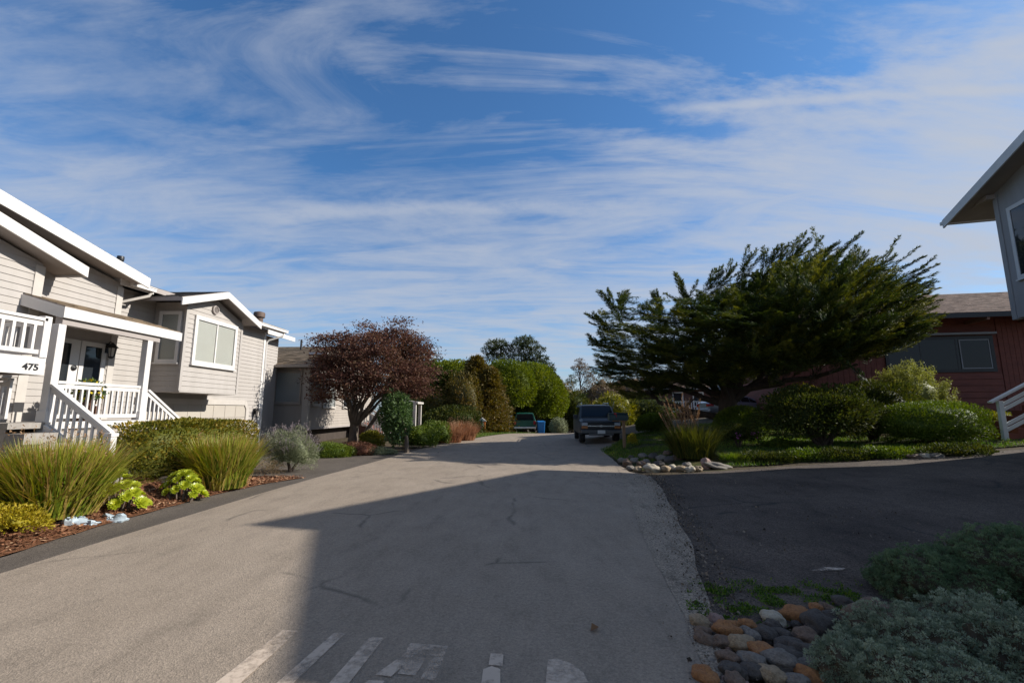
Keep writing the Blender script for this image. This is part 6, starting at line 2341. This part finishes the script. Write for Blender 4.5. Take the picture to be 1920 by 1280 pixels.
MB().poly(onwind(ST, 3, 4, [(-0.96, 0.10), (0.96, 0.10), (0.95, 0.93), (-0.95, 0.93)], 0.015)).build('windscreen', M['carglass'], suv, world=False)
mb = MB()
sideglass(suv, ST, 4, 5, 0.1, 0.98)
sideglass(suv, ST, 5, 6, 0.04, 0.32)
sideglass(suv, ST, 5, 6, 0.36, 0.64)
sideglass(suv, ST, 5, 6, 0.68, 0.96)
MB().box(-0.62, 0.62, -0.035, 0.03, 0.70, 0.97).build('grille', M['black'], suv, world=False, bevel=0.01)
mb = MB()
mb.box(-0.64, 0.64, -0.05, -0.034, 0.825, 0.87)
gb = mb.build('grille_bar', M['chrome'], suv, world=False)
mb = MB()
mb.prism([(-0.13, -0.062, 0.825), (-0.045, -0.062, 0.825), (-0.045, -0.062, 0.80), (0.045, -0.062, 0.80), (0.045, -0.062, 0.825), (0.13, -0.062, 0.825), (0.115, -0.062, 0.87), (0.045, -0.062, 0.87), (0.045, -0.062, 0.895), (-0.045, -0.062, 0.895), (-0.045, -0.062, 0.87), (-0.115, -0.062, 0.87)], (0, 0.012, 0))
mb.build('emblem', M['chrome'], suv, world=False)
for s in (1, -1):
    mb = MB()
    mb.box(s * 0.64, s * 0.92, -0.03, 0.06, 0.86, 1.0)
    hl = mb.build('headlight', M['lens'], suv, world=False, bevel=0.015)
    MB().box(s * 0.64, s * 0.93, -0.028, 0.06, 0.72, 0.845).build('turn_signal', M['amber'], suv, world=False, bevel=0.01)
    mb = MB()
    mb.box(s * 0.98, s * 1.22, 1.55, 1.64, 1.16, 1.38)
    mi = mb.build('wing_mirror', M['plastic'], suv, world=False, bevel=0.03)
    mb = MB()
    mb.tube([(s * 0.7, 2.3, 1.93), (s * 0.7, 2.4, 1.975), (s * 0.7, 4.5, 1.975), (s * 0.7, 4.6, 1.92)], 0.02, 6)
    mb.build('roof_rail', M['chrome'], suv, world=False)
mb = MB()
mb.box(-0.95, 0.95, -0.10, 0.12, 0.50, 0.665)
mb.box(-0.60, 0.60, -0.085, 0.0, 0.40, 0.50)
bp = mb.build('bumper', M['chrome'], suv, world=False, bevel=0.025)
bp.data.materials[0] = mat('grey_bumper', (0.10, 0.10, 0.10), (0.075, 0.077, 0.08), 0.45, 4)
MB().box(-0.18, 0.18, -0.118, -0.102, 0.49, 0.65).build('licence_plate', M['plate'], suv, world=False)
MB().beam((0.75, 1.6, 1.25), (0.95, 2.0, 2.05), 0.008, 0.008).build('aerial', M['chrome'], suv, world=False)
for x, y in ((0.84, 1.0), (-0.84, 1.0), (0.84, 4.2), (-0.84, 4.2)):
    wheel(suv, x, y, 0.385, 0.27)

# --- green pickup seen from behind --------------------------------
g = G(983, 812)
yT = min(g[1], 38.0)
xT = atY(984, 800, yT).x
trk = thing('parked_car', 'dark green pickup with canopy seen from behind, beside the blue bin', 'car', (xT, yT, H(xT, yT)), R(4))
ST2 = [(0.0, 0.62, 1.05, 1.68, 0.86, 0.90, 0.70), (0.08, 0.55, 1.10, 1.74, 0.92, 0.94, 0.70), (2.2, 0.50, 1.10, 1.76, 0.94, 0.95, 0.70), (3.0, 0.50, 1.10, 1.76, 0.94, 0.95, 0.70), (3.7, 0.50, 1.06, 1.12, 0.94, 0.95, 0.86), (4.9, 0.52, 1.0, 1.06, 0.92, 0.93, 0.84), (5.05, 0.6, 0.95, 0.98, 0.85, 0.88, 0.8)]
V_, F_ = loft(ST2)
MB().faces(V_, F_).build('body', M['paint_green'], trk, world=False, smooth=True, angle=32)
MB().prism([(-0.72, -0.01, 1.14), (0.72, -0.01, 1.14), (0.62, -0.01, 1.62), (-0.62, -0.01, 1.62)], (0, -0.012, 0)).build('rear_window', M['carglass'], trk, world=False)
MB().box(-0.66, 0.66, -0.025, 0.01, 0.66, 1.02).build('tailgate', M['paint_green'], trk, world=False, bevel=.01)
for s in (1, -1):
    MB().box(s * 0.72, s * 0.885, -0.03, 0.02, 0.78, 1.06).build('tail_light', M['redlens'], trk, world=False, bevel=.01)
mb = MB()
mb.box(-0.92, 0.92, -0.17, 0.03, 0.46, 0.60)
mb.build('bumper', M['chrome'], trk, world=False, bevel=.02)
MB().box(-0.16, 0.16, -0.19, -0.172, 0.48, 0.59).build('licence_plate', M['plate'], trk, world=False)
mb = MB()
sideglass(trk, ST2, 1, 2, 0.05, 0.95)
sideglass(trk, ST2, 2, 3, 0.05, 0.9)
for x, y in ((0.8, 1.0), (-0.8, 1.0), (0.8, 4.1), (-0.8, 4.1)):
    wheel(trk, x, y, 0.36, 0.24)

# --- pale sedan behind the cypress --------------------------------
yS = 31.0
xS = atY(1318, 770, yS).x
zS = atY(1400, 741, yS).z - 1.42
sed = thing('parked_car', 'pale lavender silver sedan parked behind the cypress trunk', 'car', (xS, yS, zS), R(-90 + 6))
ST3 = [(0.0, 0.38, 0.86, 0.92, 0.72, 0.78, 0.70), (0.12, 0.30, 0.92, 0.99, 0.82, 0.86, 0.78), (0.85, 0.26, 0.95, 1.02, 0.88, 0.90, 0.74), (1.55, 0.24, 0.95, 1.38, 0.89, 0.90, 0.60), (2.2, 0.24, 0.94, 1.43, 0.89, 0.90, 0.60), (2.8, 0.24, 0.92, 1.38, 0.89, 0.90, 0.60), (3.6, 0.24, 0.90, 0.97, 0.89, 0.90, 0.76), (4.5, 0.28, 0.76, 0.80, 0.84, 0.86, 0.74), (4.75, 0.36, 0.66, 0.69, 0.72, 0.76, 0.66)]
V_, F_ = loft(ST3)
MB().faces(V_, F_).build('body', M['paint_silver'], sed, world=False, smooth=True, angle=35)
mb = MB()
sideglass(sed, ST3, 2, 3, 0.35, 0.98, 0.1, 0.85)
sideglass(sed, ST3, 3, 4, 0.03, 0.95, 0.1, 0.9)
sideglass(sed, ST3, 4, 5, 0.03, 0.98, 0.1, 0.9)
sideglass(sed, ST3, 5, 6, 0.02, 0.6, 0.1, 0.85)
MB().poly(onwind(ST3, 2, 3, [(-0.9, 0.12), (0.9, 0.12), (0.9, 0.9), (-0.9, 0.9)], 0.012)).build('rear_window', M['carglass'], sed, world=False)
for s in (1, -1):
    mb = MB()
    mb.box(s * 0.5, s * 0.80, -0.02, 0.1, 0.68, 0.86)
    mb.box(s * 0.78, s * 0.875, 0.02, 0.32, 0.70, 0.86)
    mb.build('tail_light', M['redlens'], sed, world=False, bevel=.01)
MB().box(-0.84, 0.84, -0.06, 0.1, 0.34, 0.56).build('bumper', M['paint_silver'], sed, world=False, bevel=.03)
for x, y in ((0.78, 0.95), (-0.78, 0.95), (0.78, 3.75), (-0.78, 3.75)):
    wheel(sed, x, y, 0.32, 0.21)

# ================================================================== STREET FURNITURE
# wheeled bin
b_ = G(1014, 812)
yB = min(b_[1], 38)
xB = atY(1014, 800, yB).x
t = thing('wheelie_bin', 'bright blue wheeled rubbish bin beside the green pickup', 'bin', (xB, yB, H(xB, yB)), R(8))
BL = mat('blue_bin_plastic', (0.012, 0.16, 0.42), (0.01, 0.13, 0.35), 0.45, 5)
mb = MB()
mb.faces([(-.25, -.27, .06), (.25, -.27, .06), (.25, .27, .06), (-.25, .27, .06), (-.31, -.34, .98), (.31, -.34, .98), (.31, .34, .98), (-.31, .34, .98)], MB.BOXF)
mb.build('tub', BL, t, world=False, bevel=.04)
mb = MB()
mb.faces([(-.33, -.37, .985), (.33, -.37, .985), (.33, .36, .985), (-.33, .36, .985), (-.3, -.33, 1.05), (.3, -.33, 1.05), (.3, .3, 1.09), (-.3, .3, 1.09)], MB.BOXF)
mb.build('lid', BL, t, world=False, bevel=.02)
for s in (1, -1):
    MB().lathe([(0.02, -.03), (0.12, -.03), (0.12, .03), (0.02, .03)], (s * 0.28, 0.3, 0.12), 16, 'x').build('wheel', M['tyre'], t, world=False)
MB().beam((-.27, .40, 1.0), (.27, .40, 1.0), .04, .04).build('handle', BL, t, world=False)
# tuft of pale shrub beside the bin
shrub('shrub', 'small pale green shrub just right of the blue bin', 'shrub', (xB + 1.5, yB + 0.6, H(xB + 1.5, yB + .6)), (0.75, 0.6, 0.75), 2500, 0.13, 0.045, LM['lavender'], 0.25, 0.5, 2, 131, rise=0.6, bottom=-0.7)

# mailbox on a wooden post
b_ = at_ground(1171, 839)
t = thing('mailbox', 'dark green mailbox on a wooden post beside the parked SUV', 'mailbox', b_, R(4))
MB().box(-0.055, 0.055, -0.055, 0.055, -0.2, 1.08).build('post', mat('weathered_post', (0.27, 0.165, 0.09), (0.19, 0.115, 0.065), 0.9, 6, stretch=(3, 3, .4)), t, world=False, bevel=.006)
MB().box(-0.45, 0.12, -0.08, 0.08, 1.075, 1.12).build('arm', bpy.data.materials['weathered_post'], t, world=False)
mb = MB()
pr = [(-0.14, 1.12), (0.14, 1.12), (0.14, 1.30)] + [(0.14 * math.cos(a), 1.30 + 0.13 * math.sin(a)) for a in np.linspace(0.2, math.pi - 0.2, 9)] + [(-0.14, 1.30)]
mb.prism([(-0.62, y, z) for y, z in pr], (0.78, 0, 0))
bx = mb.build('box', mat('dark_green_mailbox_paint', (0.018, 0.04, 0.042), (0.012, 0.03, 0.033), 0.4, 6), t, world=False, smooth=True)
mb = MB()
mb.prism([(-0.632, y * 0.94, 1.12 + (z - 1.12) * 0.95) for y, z in pr], (0.01, 0, 0))
mb.build('door', bpy.data.materials['dark_green_mailbox_paint'], t, world=False)
mb = MB()
mb.box(-0.35, -0.33, -0.15, -0.142, 1.25, 1.42)
mb.box(-0.43, -0.33, -0.15, -0.142, 1.36, 1.42)
mb.build('flag', M['redlens'], t, world=False)
# cluster of yellow flowers at the post
shrub('flowering_plant', 'small plant with yellow flowers at the mailbox post', 'plant', at_ground(1186, 834), (0.2, 0.18, 0.22), 500, 0.06, 0.03, LM['sedum'], 0.3, 0.5, 2, 132, rise=0.2, bottom=-0.6, core=.4)

# round sign beyond the crest
yR = 40.0
p = atY(1055, 803, yR)
t = thing('round_sign', 'small round white sign with a dark stroke on a short post', 'sign', (p.x, yR, H(p.x, yR)))
hz = p.z - H(p.x, yR)
MB().beam((0, 0.02, -0.1), (0, 0.02, hz), 0.05, 0.04, up=(0, 1, 0)).build('post', M['bark_grey'], t, world=False)
MB().lathe([(0.0, -0.02), (0.26, -0.02), (0.26, 0.0), (0.0, 0.0)], (0, 0, hz), 24, 'y').build('disc', M['white'], t, world=False)
MB().box(-0.035, 0.035, -0.028, -0.021, hz - 0.15, hz + 0.15).build('stroke', M['black'], t, world=False)

# orange and white yard sign among the conifers
yO = 33.5
p = atY(903, 797, yO)
t = thing('yard_sign', 'small orange and white house shaped box on a green post under the conifers', 'sign', (p.x, yO, H(p.x, yO)))
hz = p.z - H(p.x, yO)
MB().box(-0.2, 0.25, 0, 0.25, hz - 0.28, hz + 0.28).build('box', mat('orange_paint', (0.52, 0.15, 0.03), None, 0.6), t, world=False)
MB().prism([(-0.3, -0.05, hz + .285), (0.35, -0.05, hz + .285), (0.02, -0.05, hz + 0.55)], (0, .35, 0)).build('roof', M['white'], t, world=False)
MB().box(-0.1, 0.14, -0.02, -0.003, hz - 0.12, hz + 0.2).build('panel', M['white'], t, world=False)
MB().box(-0.02, 0.06, -0.1, -0.03, -0.1, hz + 0.4).build('post', mat('green_post', (0.01, 0.12, 0.07), None, 0.6), t, world=False)
# small white post lamp by the green pickup
p = atY(955, 781, 37.0)
t = thing('post_lamp', 'thin post with flat white top left of the green pickup', 'post', (p.x, 37.0, H(p.x, 37)))
MB().beam((0, 0, -.1), (0, 0, p.z - H(p.x, 37)), .07, .07, up=(0, 1, 0)).build('post', M['offwhite'], t, world=False)
MB().box(-.28, .28, -.14, .14, p.z - H(p.x, 37) + .002, p.z - H(p.x, 37) + .1).build('top', M['white'], t, world=False)
